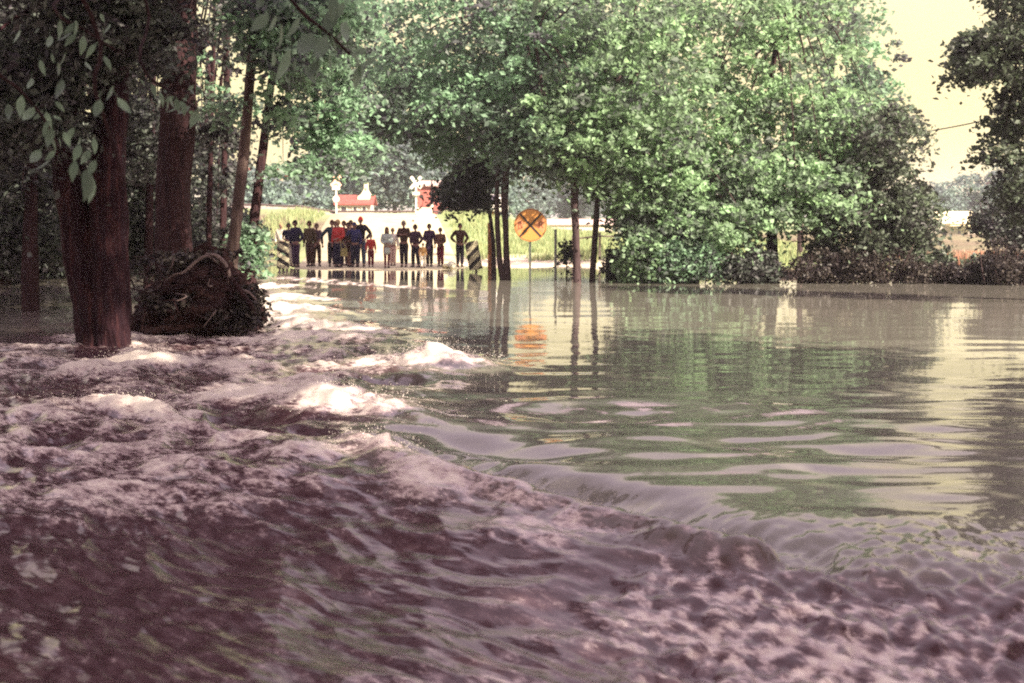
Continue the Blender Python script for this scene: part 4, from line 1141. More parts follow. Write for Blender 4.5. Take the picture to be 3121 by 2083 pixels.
def striped_board(label, px, py_c, Y, w, h, tilt, slope, rz=0.0):
    c = at(px, py_c, Y)
    gz = float(ground_z(c.x, c.y))
    o = empty('marker_board', (c.x, c.y, min(gz, c.z - h / 2))); tag(o, label, 'sign', 'striped road edge boards')
    c = c - o.location
    rot = Matrix.Rotation(tilt, 3, 'Y')
    MB().box((c.x, 0, c.z), (w, 0.03, h), rot).build('board', M['cream_paint'], o)
    MB().box(c - rot @ Vector((0, 0, h * 0.25)) + Vector((0, 0.05, 0)) - rot @ Vector((0, 0, 0.3)), (0.08, 0.08, h + 0.9), rot).build('post', M['wood_grey'], o)
    # diagonal black bands clipped to the board outline
    n = 3; pitch = h / 2.75; bw = pitch * 0.46
    for i in range(-1, n + 1):
        z0 = -h / 2 + 0.16 * h + i * pitch
        poly = [(-w / 2, z0 - slope * w / 2), (w / 2, z0 + slope * w / 2), (w / 2, z0 + slope * w / 2 + bw), (-w / 2, z0 - slope * w / 2 + bw)]
        def clip(poly, lim, sgn):
            out = []
            for a, b in zip(poly, poly[1:] + poly[:1]):
                ia, ib = sgn * (a[1] - lim) <= 0, sgn * (b[1] - lim) <= 0
                if ia: out.append(a)
                if ia != ib:
                    t = (lim - a[1]) / (b[1] - a[1]); out.append((a[0] + t * (b[0] - a[0]), lim))
            return out
        poly = clip(poly, h / 2, 1)
        if len(poly) > 2: poly = clip(poly, -h / 2, -1)
        if len(poly) < 3: continue
        m = MB().prism(poly, -0.019, -0.0152)
        m.V = [np.array([tuple(rot @ Vector(v) + c) for v in m.V[0]])]
        m.build('stripe', M['black_paint'], o)
    return o
striped_board('upright black and cream striped board at the left edge of the road', 283, 255, 50.5, 0.44, 0.95, 0.0, -0.62)
striped_board('leaning black and cream striped board at the right edge of the road', 473.5, 255.5, 49.0, 0.46, 0.98, math.radians(-10), 0.72)

def crossbuck(label, px, py, Y, span, mat, extras):
    c = at(px, py, Y)
    gz = float(ground_z(c.x, c.y))
    o = empty('crossing_sign', (c.x, c.y, gz)); tag(o, label, 'sign', 'railway crossing signs')
    hh = c.z - gz
    MB().box((0, 0.06, hh / 2 - 0.1), (0.11, 0.09, hh + 0.5)).build('post', M['white_paint'], o)
    for i, an in enumerate((48, -48)):
        r = Matrix.Rotation(math.radians(an), 3, 'Y')
        MB().box((0, -0.01 - i * 0.024, hh), (span * 1.32, 0.02, 0.21), r).build('blade', mat, o)
    for (nm, kind, dx, dpy, w, h, m) in extras:
        zz = at(px, dpy, Y).z - gz
        mb = MB()
        if kind == 'disc': disc(mb, (dx, zz), w, -0.03, 0.0, 24)
        elif kind == 'lamp':
            disc(mb, (dx, zz), w, -0.03, 0.02, 20); disc(mb, (dx, zz), w * 0.5, -0.16, -0.032, 16)
        else: mb.box((dx, -0.012, zz), (w, 0.024, h))
        mb.build(nm, m, o)
    return o
M['pink_paint'] = plain('pink_paint', (0.70, 0.42, 0.32), 0.6)
crossbuck('crossing sign with a faded pinkish X and white plates at the left of the road', 336, 181, 91.5, 0.66, M['pink_paint'],
          [('track_plate', 'box', 0, 188, 0.50, 0.24, M['white_paint']), ('round_plate', 'disc', 0, 199, 0.22, 0, M['white_paint'])])
crossbuck('crossing sign with a bright white X and dark lamps at the right of the road', 416, 182.5, 91.5, 0.74, M['white_paint'],
          [('track_plate', 'box', 0, 193.5, 0.46, 0.2, M['white_paint']), ('lamp', 'lamp', -0.34, 196.5, 0.13, 0, M['black_paint']), ('lamp', 'lamp', 0.34, 196.5, 0.13, 0, M['black_paint']), ('lamp_arm', 'box', 0, 196.5, 0.6, 0.05, M['steel'])])
# white cabinet and slim pole
cb = at(424.5, 218, 88); cb.z = float(ground_z(cb.x, cb.y))
co = empty('control_cabinet', cb); tag(co, 'bright white metal cabinet beside the right crossing sign', 'cabinet')
top = at(424.5, 208.6, 88).z - cb.z
MB().box((0, 0, top / 2), (0.92, 0.5, top)).build('case', M['white_paint'], co)
MB().box((0, 0, top + 0.03), (1.0, 0.58, 0.05)).build('lid', M['white_paint'], co)
MB().box((0, -0.262, top * 0.5), (0.74, 0.018, top * 0.8)).build('door', M['cream_paint'], co)
pb = at(432.5, 217, 92); pb.z = float(ground_z(pb.x, pb.y))
po = empty('utility_pole', pb); tag(po, 'thin dark pole with a white fitting behind the white cabinet', 'pole')
pz = at(432.5, 184, 92).z - pb.z
MB().tube([(0, 0, -0.5), (0, 0, pz)], [0.07, 0.055], 8).build('pole', M['bark_dark'], po)
MB().tube([(-0.05, -0.1, at(432, 208, 92).z - pb.z), (-0.05, -0.1, at(432, 203, 92).z - pb.z)], [0.11, 0.10], 10).build('fitting', M['white_paint'], po)

rp = at(490, 251, 52); rp.z = float(ground_z(rp.x, rp.y))
ro2 = empty('marker_post', rp); tag(ro2, 'rust brown wooden post in the grass left of the twin-stemmed tree', 'post')
MB().box((0, 0, (at(490, 224, 52).z - rp.z) / 2), (0.17, 0.12, at(490, 224, 52).z - rp.z)).build('post', M['rust'], ro2)
MB().box((0, 0, at(490, 224, 52).z - rp.z + 0.02), (0.2, 0.15, 0.04), None, 0.7).build('cap', M['rust'], ro2)

# rail fence behind the water trees
fo = empty('rail_fence', at(585, 262, 58)); tag(fo, 'low grey rail fence between the meadow and the trees standing in water', 'fence')
fl = fo.location
fx = [-0.5, 0.6, 1.7]
for i, x in enumerate(fx):
    g_ = float(ground_z(fl.x + x, fl.y)) - fl.z
    MB().box((x, 0, g_ + 0.45), (0.09, 0.09, 1.3)).build('post', M['wood_grey'], fo)
for zc_ in (0.95,):
    for a, b in zip(fx[:-1], fx[1:]):
        ga_ = float(ground_z(fl.x + a, fl.y)) - fl.z; gb_ = float(ground_z(fl.x + b, fl.y)) - fl.z
        MB().tube([(a, -0.06, ga_ + zc_), (b, -0.06, gb_ + zc_)], [0.035, 0.035], 6).build('rail', M['wood_grey'], fo)
wp = at(555.5, 276, 44); wpo = empty('marker_post', wp); tag(wpo, 'slim pale grey post between the round sign and the sapling', 'post')
M['pale_blue'] = plain('pale_blue', (0.42, 0.42, 0.40), 0.6)
hp = at(555.5, 231, 44).z - wp.z
MB().tube([(0, 0, -0.5), (0, 0, hp)], [0.045, 0.04], 8).build('post', M['pale_blue'], wpo)
MB().tube([(0, 0, hp), (0, 0, hp + 0.05)], [0.05, 0.03], 8).build('cap', M['pale_blue'], wpo)

# power line and its two poles
def upole(label, px, py, Y, hz):
    b = at(px, py, Y); b.z = float(ground_z(b.x, b.y))
    o = empty('utility_pole', b); tag(o, label, 'pole')
    MB().tube([(0, 0, -0.5), (0, 0, hz - b.z)], [0.14, 0.10], 10).build('pole', M['bark_thin'], o)
    MB().box((0, 0, hz - b.z - 0.4), (1.8, 0.1, 0.12)).build('crossarm', M['bark_thin'], o)
    return o, Vector((b.x, b.y, hz))
pa, ta_ = upole('wooden pole hidden in the leaves behind the stout brown tree', 800, 250, 60, at(800, 141, 60).z + 0.2)
pb2, tb_ = upole('wooden pole beyond the right picture edge holding the wire', 1090, 250, 46, at(1090, 90, 46).z + 0.2)
wl_ = MB()
pts = []
for i in range(25):
    t = i / 24
    p = (ta_ * (1 - t) + tb_ * t); p.z -= 0.2 + 0.45 * 4 * t * (1 - t)
    pts.append(p)
wl_.tube(pts, [0.022] * 25, 5)
tag(wl_.build('power_line', M['black_paint'], None), 'thin dark wire sagging across the yellow sky gap at the right', 'wire')

# parked car seen from the front under the shady tree
cp = at(482, 226, 92); cp.z = float(ground_z(cp.x, cp.y))
car = empty('parked_car', cp, math.radians(-12)); tag(car, 'pale car parked nose on under the shady tree beyond the meadow', 'car')
M['car_paint'] = plain('car_paint', (0.55, 0.50, 0.47), 0.3, 0.6)
prof = [(-0.84, 0.28), (-0.86, 0.62), (-0.80, 0.86), (-0.66, 1.34), (-0.5, 1.42), (0.5, 1.42), (0.66, 1.34), (0.80, 0.86), (0.86, 0.62), (0.84, 0.28)]
cbm = MB()
secs = [(0.0, 0.60, 0.92), (0.15, 0.84, 0.98), (1.2, 0.90, 1.0), (1.75, 1.40, 1.0), (3.0, 1.42, 1.0), (3.7, 0.95, 1.0), (4.3, 0.88, 0.96), (4.4, 0.6, 0.9)]
V = []; F = []
for (y, hmax, sx) in secs:
    for (x, z) in prof:
        V.append((x * sx, y, min(z, hmax)))
m_ = len(prof)
for i in range(len(secs) - 1):
    for j in range(m_):
        j2 = (j + 1) % m_
        F.append((i * m_ + j, i * m_ + j2, (i + 1) * m_ + j2, (i + 1) * m_ + j))
F += [tuple(range(m_)), tuple((len(secs) - 1) * m_ + j for j in range(m_ - 1, -1, -1))]
cbm.add(V, F).build('body', M['car_paint'], car, True)
MB().add([(-0.70, 1.22, 0.93), (0.70, 1.22, 0.93), (0.56, 1.70, 1.36), (-0.56, 1.70, 1.36)], [(0, 1, 2, 3)]).build('windscreen', M['glass_dark'], car)
for s in (-1, 1):
    d_ = MB(); disc(d_, (s * 0.58, 0.66), 0.17, -0.06, 0.05, 20); d_.build('headlight', M['white_paint'], car)
    for y in (0.85, 3.55):
        t_ = MB(); t_.tube([(s * 0.66, y, 0.31), (s * 0.86, y, 0.31)], [0.31, 0.31], 18); wo_ = t_.build('wheel', M['rubber'], car)
        MB().tube([(s * 0.865, y, 0.31), (s * 0.872, y, 0.31)], [0.17, 0.17], 14).build('hubcap', M['steel'], wo_)
MB().box((0, -0.09, 0.42), (1.66, 0.1, 0.14)).build('bumper', M['steel'], car)
MB().box((0, -0.012, 0.66), (0.7, 0.05, 0.2)).build('grille', M['black_paint'], car)
ob = at(493, 225, 93); ob.z = float(ground_z(ob.x, ob.y))
oo = empty('oil_drum', ob); tag(oo, 'orange drum standing right of the parked pale car', 'drum')
MB().tube([(0, 0, 0), (0, 0, 0.02), (0, 0, 0.3), (0, 0, 0.33), (0, 0, 0.62), (0, 0, 0.65), (0, 0, 1.0), (0, 0, 1.02)], [0.30, 0.29, 0.29, 0.305, 0.305, 0.29, 0.29, 0.30], 18).build('drum', M['orange_paint'], oo)
MB().tube([(0, 0, 1.0), (0, 0, 1.012)], [0.27, 0.27], 18).build('lid', M['rust'], oo)

# pale reeds on the clay bank at the right
for i, (px, lb) in enumerate([(950, 'pale dry reeds on the clay bank left of the other reeds'), (964, 'pale dry reeds on the clay bank, second clump from the left'), (978, 'pale dry reeds in the middle of the orange clay bank'), (990, 'tall pale reeds at the right of the orange clay bank')]):
    b = at(px, 258, 46); b.z = float(ground_z(b.x, b.y))
    o = empty('reed_clump', b); tag(o, lb, 'reeds', 'reeds on the clay bank')
    rg_ = np.random.default_rng(300 + i); n = 60
    x = rg_.normal(size=n) * 0.18; y = rg_.normal(size=n) * 0.15; h_ = rg_.uniform(0.4, 0.95, n); ln = rg_.normal(size=(n, 2)) * 0.12
    w = 0.014
    V = np.stack([np.stack([x - w, y, 0 * x - 0.05], -1), np.stack([x + w, y, 0 * x - 0.05], -1), np.stack([x + ln[:, 0] + w * .4, y + ln[:, 1], h_], -1), np.stack([x + ln[:, 0] - w * .4, y + ln[:, 1], h_], -1)], 1).reshape(-1, 3)
    tag(link('stalk', np_mesh('stalk', V, np.arange(4 * n).reshape(n, 4), False, {'tint': ('FACE', rg_.uniform(0, 1, n))}), o, M['reed']), kind='stuff')

# ------------------------------------------------------------------ people
M['skin'] = plain('skin', (0.24, 0.12, 0.10), 0.5, 0.3, 0.06)
M['eye'] = plain('eye', (0.02, 0.015, 0.015), 0.3)
CL = {}
def cloth(name, c):
    if name not in CL:
        CL[name] = plain('cloth_' + name, c, 0.9, 0.1, 0.22, 14.0)
    return CL[name]
cloth('navy', (0.018, 0.015, 0.040)); cloth('ink', (0.016, 0.012, 0.022)); cloth('olive', (0.062, 0.042, 0.024)); cloth('plum', (0.054, 0.028, 0.044))
cloth('red', (0.42, 0.045, 0.045)); cloth('maroon', (0.14, 0.020, 0.040)); cloth('blue', (0.034, 0.034, 0.110)); cloth('teal', (0.022, 0.036, 0.050))
cloth('jeans', (0.07, 0.09, 0.15)); cloth('paleblue', (0.42, 0.46, 0.46)); cloth('pink', (0.60, 0.42, 0.38)); cloth('brown', (0.055, 0.027, 0.022))
cloth('plaid', (0.110, 0.055, 0.040)); cloth('peach', (0.62, 0.36, 0.16)); cloth('cream', (0.60, 0.54, 0.44)); cloth('grey', (0.22, 0.19, 0.20)); cloth('white', (0.66, 0.60, 0.54)); cloth('purple', (0.050, 0.025, 0.060))
HC = {'dark': (0.018, 0.010, 0.009), 'brown': (0.06, 0.025, 0.015), 'blond': (0.36, 0.26, 0.14), 'grey': (0.26, 0.23, 0.19), 'redcap': (0.62, 0.05, 0.04), 'navycap': (0.03, 0.03, 0.09)}
for k_, v_ in list(HC.items()):
    cloth('hair_' + k_, v_)

def head_mesh(H):
    """Head with jaw, nose, brow and sockets; centre at the origin, face towards -Y."""
    nu, nv = 20, 16
    V = []
    rw, rd, rh = 0.046 * H, 0.056 * H, 0.067 * H
    for j in range(1, nv):
        ph = math.pi * j / nv - math.pi / 2
        for i in range(nu):
            th = 2 * math.pi * i / nu
            x = rw * math.cos(ph) * math.sin(th); y = -rd * math.cos(ph) * math.cos(th); z = rh * math.sin(ph)
            t = z / rh
            if t < 0:
                x *= 1 - 0.28 * t * t; 
                if y > 0: y *= 1 + 0.35 * t
            front = max(0, math.cos(th)) ** 8
            if -0.35 < t < 0.12: y -= 0.016 * H * front * front * (1 - (t + 0.08) / 0.2 if t > -0.08 else 1 + (t + 0.08) / 0.5)
            for sx in (-1, 1):
                d = math.hypot(x - sx * 0.018 * H, z - 0.006 * H)
                if y < 0 and d < 0.014 * H: y += 0.005 * H
                if abs(t + 0.05) < 0.3 and abs(math.sin(th) - sx) < 0.06: x += sx * 0.008 * H
            V.append((x, y, z))
    V.append((0, 0, -rh)); V.append((0, 0, rh))
    F = []
    for j in range(nv - 2):
        for i in range(nu):
            i2 = (i + 1) % nu
            F.append((j * nu + i, j * nu + i2, (j + 1) * nu + i2, (j + 1) * nu + i))
    b, t = len(V) - 2, len(V) - 1
    for i in range(nu):
        i2 = (i + 1) % nu
        F.append((b, i2, i)); F.append((t, (nv - 2) * nu + i, (nv - 2) * nu + i2))
    return V, F

pending = []
def skin_object(name, verts, edges, radii, roots, mat, parent, extra=None, sub=1):
    me = bpy.data.meshes.new(name)
    me.from_pydata(verts, edges, [])
    ob_ = link(name, me, parent)
    bm = bmesh.new(); bm.from_mesh(me)
    lay = bm.verts.layers.skin.verify()
    bm.verts.ensure_lookup_table()
    for i, v in enumerate(bm.verts):
        r = radii[i]
        v[lay].radius = r if isinstance(r, tuple) else (r, r)
        v[lay].use_root = i in roots
    bm.to_mesh(me); bm.free()
    ob_.modifiers.new('skin', 'SKIN').use_smooth_shade = True
    s = ob_.modifiers.new('sub', 'SUBSURF'); s.levels = sub; s.render_levels = sub
    pending.append((ob_, mat, extra))
    return ob_

class Sk:
    def __init__(self): self.v = []; self.e = []; self.r = []; self.roots = []
    def p(self, co, r, prev=None, root=False):
        i = len(self.v); self.v.append(tuple(co)); self.r.append(r)
        if prev is not None: self.e.append((prev, i))
        if root: self.roots.append(i)
        return i

def person(label, px, top, feet, Y, top_c, leg_c, hair, arms=('down', 'down'), stance=0.05, turn=0.0, long_hair=False, coat=0.0, legs='trousers', stride=0.0, lean=0.0, hat=False, sleeves=True, group='people watching the flood from the road'):
    b = at(px, feet, Y); gz = float(road_z(Y)) + 0.03
    H = max((feet - top) * pxm(Y), 0.5)
    turn = turn or random.uniform(-0.6, 0.6)
    o = empty('person', (b.x, Y, gz), turn)
    tag(o, label, 'person', group)
    v3 = lambda x, y, z: Vector((x * H, y * H, z * H))
    hipx = 0.050
    fx_ = stance
    knee = {s: v3(s * (hipx * 0.45 + fx_ * 0.55), -0.012 - stride * s * 0.5, 0.275) for s in (-1, 1)}
    ank = {s: v3(s * fx_, 0.012 - stride * s, 0.045) for s in (-1, 1)}
    hip = {s: v3(s * hipx, 0, 0.50) for s in (-1, 1)}
    pel = v3(0, 0, 0.53); wst = v3(lean * 0.3, -0.004, 0.62); cst = v3(lean * 0.7, 0.0, 0.73); nk = v3(lean, 0.004, 0.83); ntop = v3(lean, -0.006, 0.885)
    hd = v3(lean, -0.012, 0.932)
    sh = {s: v3(lean * 0.9 + s * 0.100, 0.004, 0.805) for s in (-1, 1)}
    el = {}; wr = {}; hand = {}
    for s, mode in zip((-1, 1), arms):
        if mode == 'down': el[s] = v3(lean * .8 + s * 0.135, 0.018, 0.635); wr[s] = v3(lean * .6 + s * 0.140, -0.015, 0.495)
        elif mode == 'hip': el[s] = v3(lean * .8 + s * 0.205, 0.04, 0.665); wr[s] = v3(s * 0.105, -0.025, 0.560)
        elif mode == 'pocket': el[s] = v3(lean * .8 + s * 0.170, 0.035, 0.640); wr[s] = v3(s * 0.100, -0.04, 0.530)
        elif mode == 'fold': el[s] = v3(lean * .8 + s * 0.140, -0.02, 0.650); wr[s] = v3(-s * 0.02, -0.095, 0.690)
        elif mode == 'face': el[s] = v3(s * 0.165, -0.07, 0.700); wr[s] = v3(s * 0.085, -0.10, 0.845)
        elif mode == 'out': el[s] = v3(s * 0.195, 0.0, 0.700); wr[s] = v3(s * 0.265, -0.01, 0.580)
        elif mode == 'hold': el[s] = v3(s * 0.135, 0.0, 0.640); wr[s] = v3(s * 0.05, -0.11, 0.600)
    # body: one continuous skinned figure
    k = Sk()
    a = k.p(pel, (0.072 * H, 0.052 * H), None, True)
    w_ = k.p(wst, (0.066 * H, 0.048 * H), a); c_ = k.p(cst, (0.080 * H, 0.056 * H), w_); n_ = k.p(nk, 0.032 * H, c_); t_ = k.p(ntop, 0.028 * H, n_)
    for s in (-1, 1):
        h_ = k.p(hip[s], 0.052 * H, a); kn = k.p(knee[s], 0.032 * H, h_); an_ = k.p(ank[s], 0.021 * H, kn); k.p(ank[s] + v3(0, -0.075, -0.022), 0.018 * H, an_)
        s_ = k.p(sh[s], 0.034 * H, c_); e_ = k.p(el[s], 0.024 * H, s_); r_ = k.p(wr[s], 0.016 * H, e_)
        d = (wr[s] - el[s]).normalized()
        hp_ = wr[s] + d * 0.045 * H
        k.p(hp_, (0.018 * H, 0.011 * H), r_)
        side = d.cross(Vector((0, 1, 0)))
        if side.length < 0.2: side = d.cross(Vector((1, 0, 0)))
        side.normalize(); nrm = side.cross(d).normalized()
        for fi, (off, fl_) in enumerate(((-0.013, 0.036), (-0.0045, 0.042), (0.0045, 0.040), (0.013, 0.031))):
            f0 = wr[s] + d * 0.036 * H + side * off * H
            q0 = k.p(f0, 0.0052 * H, None, True)
            q1 = k.p(f0 + d * fl_ * 0.6 * H + nrm * 0.004 * H, 0.0048 * H, q0)
            k.p(f0 + d * fl_ * H + nrm * 0.013 * H, 0.0040 * H, q1)
        t0 = wr[s] + d * 0.016 * H + side * 0.012 * H
        q0 = k.p(t0, 0.0058 * H, None, True)
        q1 = k.p(t0 + d * 0.016 * H + side * 0.015 * H, 0.0052 * H, q0)
        k.p(t0 + d * 0.034 * H + side * 0.018 * H, 0.0045 * H, q1)
    hv, hf = head_mesh(H)
    hv = [tuple(Vector(v) + hd) for v in hv]
    eyes = [hd + v3(sx * 0.018, -0.049, 0.006) for sx in (-1, 1)]
    skin_object('body', k.v, k.e, k.r, k.roots, M['skin'], o, (hv, hf, eyes, 0.009 * H))
    # top
    j = Sk()
    low = pel + v3(0, 0, -0.01 - coat * 0.28)
    a = j.p(cst, (0.104 * H, 0.076 * H), None, True)
    wj = j.p(wst, (0.096 * H, 0.072 * H), a)
    if coat > 0:
        pj = j.p(pel, (0.090 * H, 0.068 * H), wj); j.p(low, ((0.090 + 0.03 * coat) * H, (0.070 + 0.03 * coat) * H), pj)
    else:
        j.p(low, (0.098 * H, 0.074 * H), wj)
    j.p(nk + v3(0, 0, -0.004), 0.040 * H, a)
    for s in (-1, 1):
        s_ = j.p(sh[s], 0.050 * H, a)
        if sleeves:
            e_ = j.p(el[s], 0.042 * H, s_); j.p(wr[s] - (wr[s] - el[s]) * 0.06, 0.030 * H, e_)
        else:
            j.p(sh[s].lerp(el[s], 0.62), 0.036 * H, s_)
    skin_object('coat' if coat > 0 else 'jacket', j.v, j.e, j.r, j.roots, cloth(top_c, None), o)
    # legs
    t = Sk()
    if legs == 'trousers':
        a = t.p(pel + v3(0, 0, 0.02), (0.078 * H, 0.060 * H), None, True)
        for s in (-1, 1):
            h_ = t.p(hip[s] + v3(0, 0, -0.02), 0.066 * H, a); kn = t.p(knee[s], 0.050 * H, h_); t.p(ank[s] + v3(0, 0, 0.0), 0.042 * H, kn)
        skin_object('trousers', t.v, t.e, t.r, t.roots, cloth(leg_c, None), o)
    elif legs == 'skirt':
        a = t.p(pel + v3(0, 0, 0.03), (0.074 * H, 0.058 * H), None, True)
        b_ = t.p(v3(0, 0, 0.44), (0.100 * H, 0.076 * H), a); t.p(v3(0, 0, 0.31), (0.112 * H, 0.086 * H), b_)
        skin_object('skirt', t.v, t.e, t.r, t.roots, cloth(leg_c[0], None), o)
        if leg_c[1]:
            t = Sk()
            for s in (-1, 1):
                h_ = t.p(hip[s] + v3(0, 0, -0.05), 0.046 * H, None, True); kn = t.p(knee[s], 0.037 * H, h_); t.p(ank[s], 0.026 * H, kn)
            skin_object('stockings', t.v, t.e, t.r, t.roots, cloth(leg_c[1], None), o)
    # shoes
    for s in (-1, 1):
        sv = []
        for (yy, ww, hh_) in ((0.034, 0.020, 0.045), (0.0, 0.026, 0.05), (-0.05, 0.028, 0.034), (-0.085, 0.020, 0.022)):
            for (xx, zz) in ((-1, 0), (1, 0), (0.8, 1), (-0.8, 1)):
                sv.append(tuple(v3(xx * ww, yy, zz * hh_) + Vector((ank[s].x, ank[s].y, 0))))
        sf = [(0, 1, 2, 3), (15, 14, 13, 12)]
        for q in range(3):
            for c in range(4):
                c2 = (c + 1) % 4
                sf.append((q * 4 + c, (q + 1) * 4 + c, (q + 1) * 4 + c2, q * 4 + c2))
        MB().add(sv, sf).build('shoe', cloth('ink', None), o, True)
    # hair or cap
    hx = MB(); nu, nv = 18, 9
    hv = []; hf = []
    big = 1.16
    for q in range(nv + 1):
        ph = math.pi / 2 - (math.pi * (0.62 if not hat else 0.5)) * q / nv
        for i in range(nu):
            th = 2 * math.pi * i / nu
            fr_ = max(0.0, math.cos(th))
            p_ = max(ph, 0.42 * fr_ + (-1.2) * (1 - fr_)) if not hat else max(ph, 0.12)
            x = 0.046 * big * H * math.cos(p_) * math.sin(th); y = -0.056 * big * H * math.cos(p_) * math.cos(th); z = 0.067 * (big if not hat else 1.3) * H * math.sin(p_)
            if long_hair and q >= nv - 2 and fr_ < 0.4:
                z -= (q - (nv - 3)) * 0.045 * H; x *= 1.05; y = y * 0.9 + 0.004 * H
            if hat and q == nv and fr_ > 0.5: y -= 0.03 * H * fr_
            hv.append((x, y, z))
    for q in range(nv):
        for i in range(nu):
            i2 = (i + 1) % nu
            hf.append((q * nu + i, (q + 1) * nu + i, (q + 1) * nu + i2, q * nu + i2))
    hv = [tuple(Vector(v) + hd) for v in hv]
    hx.add(hv, hf).build('cap' if hat else 'hair', cloth('hair_' + hair, None), o, True)
    return o, H

person('person in pale clothes half hidden behind the left striped board', 281.5, 226, 266, 57, 'cream', 'grey', 'blond')
person('person in a dark top with bare forearms beside the left striped board', 289, 223, 266.5, 54.5, 'navy', 'cream', 'dark', ('hold', 'hold'), sleeves=False)
person('person in dark navy jacket and trousers, second from the left striped board', 296, 220.6, 267.6, 53.4, 'navy', 'purple', 'dark', ('down', 'pocket'), 0.045)
person('person in an olive brown jacket standing left in the crowd with legs together', 310, 221, 266.3, 54.6, 'olive', 'brown', 'brown', ('down', 'down'), 0.04, coat=0.25)
person('person in a plum brown jacket with legs apart next to the olive jacket', 316.8, 224, 266.6, 54.9, 'plum', 'brown', 'brown', ('down', 'down'), 0.07)
person('person in dark teal with one arm held out, left of the red jacket', 332.5, 220.8, 267, 54.6, 'teal', 'ink', 'brown', ('out', 'down'), 0.06)
person('fair haired person in a bright red jacket and dark trousers', 338.5, 219.6, 267, 53.6, 'red', 'navy', 'blond', ('down', 'hold'), 0.05)
person('person in a maroon top behind the red jacket', 344.5, 221.5, 266, 55.4, 'maroon', 'purple', 'brown', ('down', 'down'))
person('person in a long brown coat with bare legs striding beside the blue jacket', 349.5, 222.5, 266.6, 54.2, 'brown', ('brown', None), 'dark', ('down', 'hold'), 0.03, legs='skirt', stride=0.05, coat=0.3, lean=-0.02)
person('person in a blue jacket with a hand raised to the face', 355, 222.8, 266.8, 54.0, 'blue', 'navy', 'navycap', ('face', 'down'), 0.05, hat=True)
person('person with a bright red cap, dark jacket and blue jeans', 361, 218.8, 268, 54.4, 'ink', 'jeans', 'redcap', ('down', 'hip'), 0.065, hat=True, stride=0.03)
person('child in a red jacket and maroon trousers right of the red cap', 371, 233.6, 266.5, 53.8, 'red', 'maroon', 'brown', ('down', 'down'), 0.05)
person('long haired girl in a pale blue top and skirt with maroon stockings', 387, 228.6, 269.2, 52.8, 'paleblue', ('paleblue', 'maroon'), 'brown', ('hold', 'hold'), 0.04, legs='skirt', long_hair=True)
person('person in white and pink clothes just right of the long haired girl', 393, 228.8, 266.5, 55.2, 'white', 'pink', 'blond', ('down', 'down'), 0.04)
person('grey haired person in a dark jacket with folded arms', 404, 221, 267, 54.2, 'brown', 'ink', 'grey', ('fold', 'fold'), 0.045)
person('person in a plum jacket with hands in pockets and legs apart', 415.7, 225, 267.6, 53.6, 'plum', 'ink', 'dark', ('pocket', 'pocket'), 0.085)
person('tall person in a long dark purple coat behind the small child', 429.5, 224.6, 267, 54.6, 'purple', 'ink', 'dark', ('hold', 'down'), 0.045, coat=0.9)
person('small child in a peach coat and white trousers in front of the crowd', 423, 245.2, 270.4, 52.4, 'peach', 'white', 'blond', ('down', 'down'), 0.06, coat=0.3)
person('person in a dark ink blue coat half hidden behind the blue jacket', 351.5, 222, 266, 56.2, 'ink', 'ink', 'dark', ('down', 'down'), 0.05)
person('person in plum clothes half hidden between the red jacket and the teal one', 335.8, 223, 265.8, 56.4, 'plum', 'purple', 'brown', ('down', 'fold'), 0.05)
person('person in a brown checked coat right of the long purple coat', 440.6, 228, 266.8, 54.4, 'plaid', 'maroon', 'brown', ('hold', 'hold'), 0.045, coat=0.35)
person('dark clothed person with hands on hips beside the leaning striped board', 460, 223, 266.6, 54.0, 'brown', 'ink', 'dark', ('hip', 'hip'), 0.05)

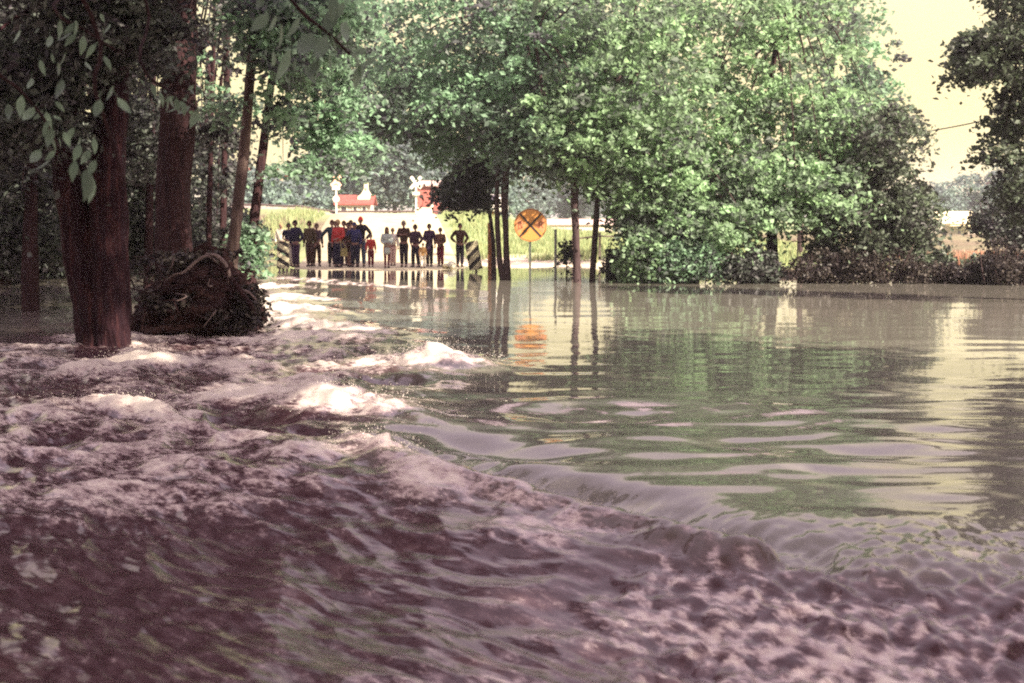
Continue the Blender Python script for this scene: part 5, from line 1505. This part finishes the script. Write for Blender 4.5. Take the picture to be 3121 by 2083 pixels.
bpy.context.view_layer.update()
dg = bpy.context.evaluated_depsgraph_get()
for ob_, mat, extra in pending:
    me = bpy.data.meshes.new_from_object(ob_.evaluated_get(dg))
    me.name = ob_.name
    ob_['_new'] = 1
    extra_me = me
    if extra:
        hv, hf, eyes, er = extra
        bm = bmesh.new(); bm.from_mesh(me)
        vs_ = [bm.verts.new(v) for v in hv]
        for f in hf:
            fc = bm.faces.new([vs_[i] for i in f]); fc.smooth = True
            c = fc.calc_center_median()
            if min((c - e).length for e in eyes) < er: fc.material_index = 1
        bm.to_mesh(me); bm.free()
    me.materials.clear(); me.materials.append(mat)
    if extra: me.materials.append(M['eye'])
    old = ob_.data
    ob_.modifiers.clear()
    ob_.data = me
    del ob_['_new']
    bpy.data.meshes.remove(old)
for me in bpy.data.meshes:
    pass

# olive bag carried in front of the red jacket, two white stones at the road edge
bg_o = empty('shoulder_bag', (at(344, 250, 53.2).x, 53.2, at(344, 256, 53.2).z)); tag(bg_o, 'olive yellow bag hanging beside the red jacket', 'bag', None)
M['bag'] = plain('bag', (0.26, 0.22, 0.09), 0.8)
MB().box((0, 0, 0.14), (0.26, 0.13, 0.30), None, 0.8).build('pouch', M['bag'], bg_o)
MB().tube([(-0.10, 0, 0.28), (-0.13, 0.02, 0.45), (-0.16, 0.06, 0.62), (-0.05, 0.1, 0.5), (0.09, 0, 0.28)], [0.012] * 5, 6).build('strap', M['bag'], bg_o)
for i, (px, py, r, lb) in enumerate([(446, 265, 0.14, 'yellowish stone at the right road edge near the checked coat'), (451.5, 266, 0.2, 'larger white stone at the right road edge')]):
    p = at(px, py, 52.5); p.z = float(road_z(52.5)) + 0.03
    bm = bmesh.new(); bmesh.ops.create_icosphere(bm, subdivisions=2, radius=r)
    for v in bm.verts: v.co *= 1 + 0.18 * random.uniform(-1, 1); v.co.z = v.co.z * 0.75 + r * 0.5
    me = bpy.data.meshes.new('stone'); bm.to_mesh(me); bm.free()
    s_ = link('stone', me, None, M['cream_paint'] if i == 0 else M['white_paint']); s_.location = p
    tag(s_, lb, 'stone')

# ------------------------------------------------------------------ damp summer air
hm = bpy.data.materials.new('haze'); hm.use_nodes = True
hm.node_tree.nodes.clear()
hvn = hm.node_tree.nodes.new('ShaderNodeVolumePrincipled')
hvn.inputs['Color'].default_value = (0.92, 0.88, 0.92, 1)
hvn.inputs['Density'].default_value = 0.0006
hvn.inputs['Anisotropy'].default_value = 0.3
hmo = hm.node_tree.nodes.new('ShaderNodeOutputMaterial')
hm.node_tree.links.new(hvn.outputs[0], hmo.inputs['Volume'])
hb = MB().box((0, 2050, 14), (6200, 5100, 48))
tag(hb.build('haze', hm), kind='stuff')
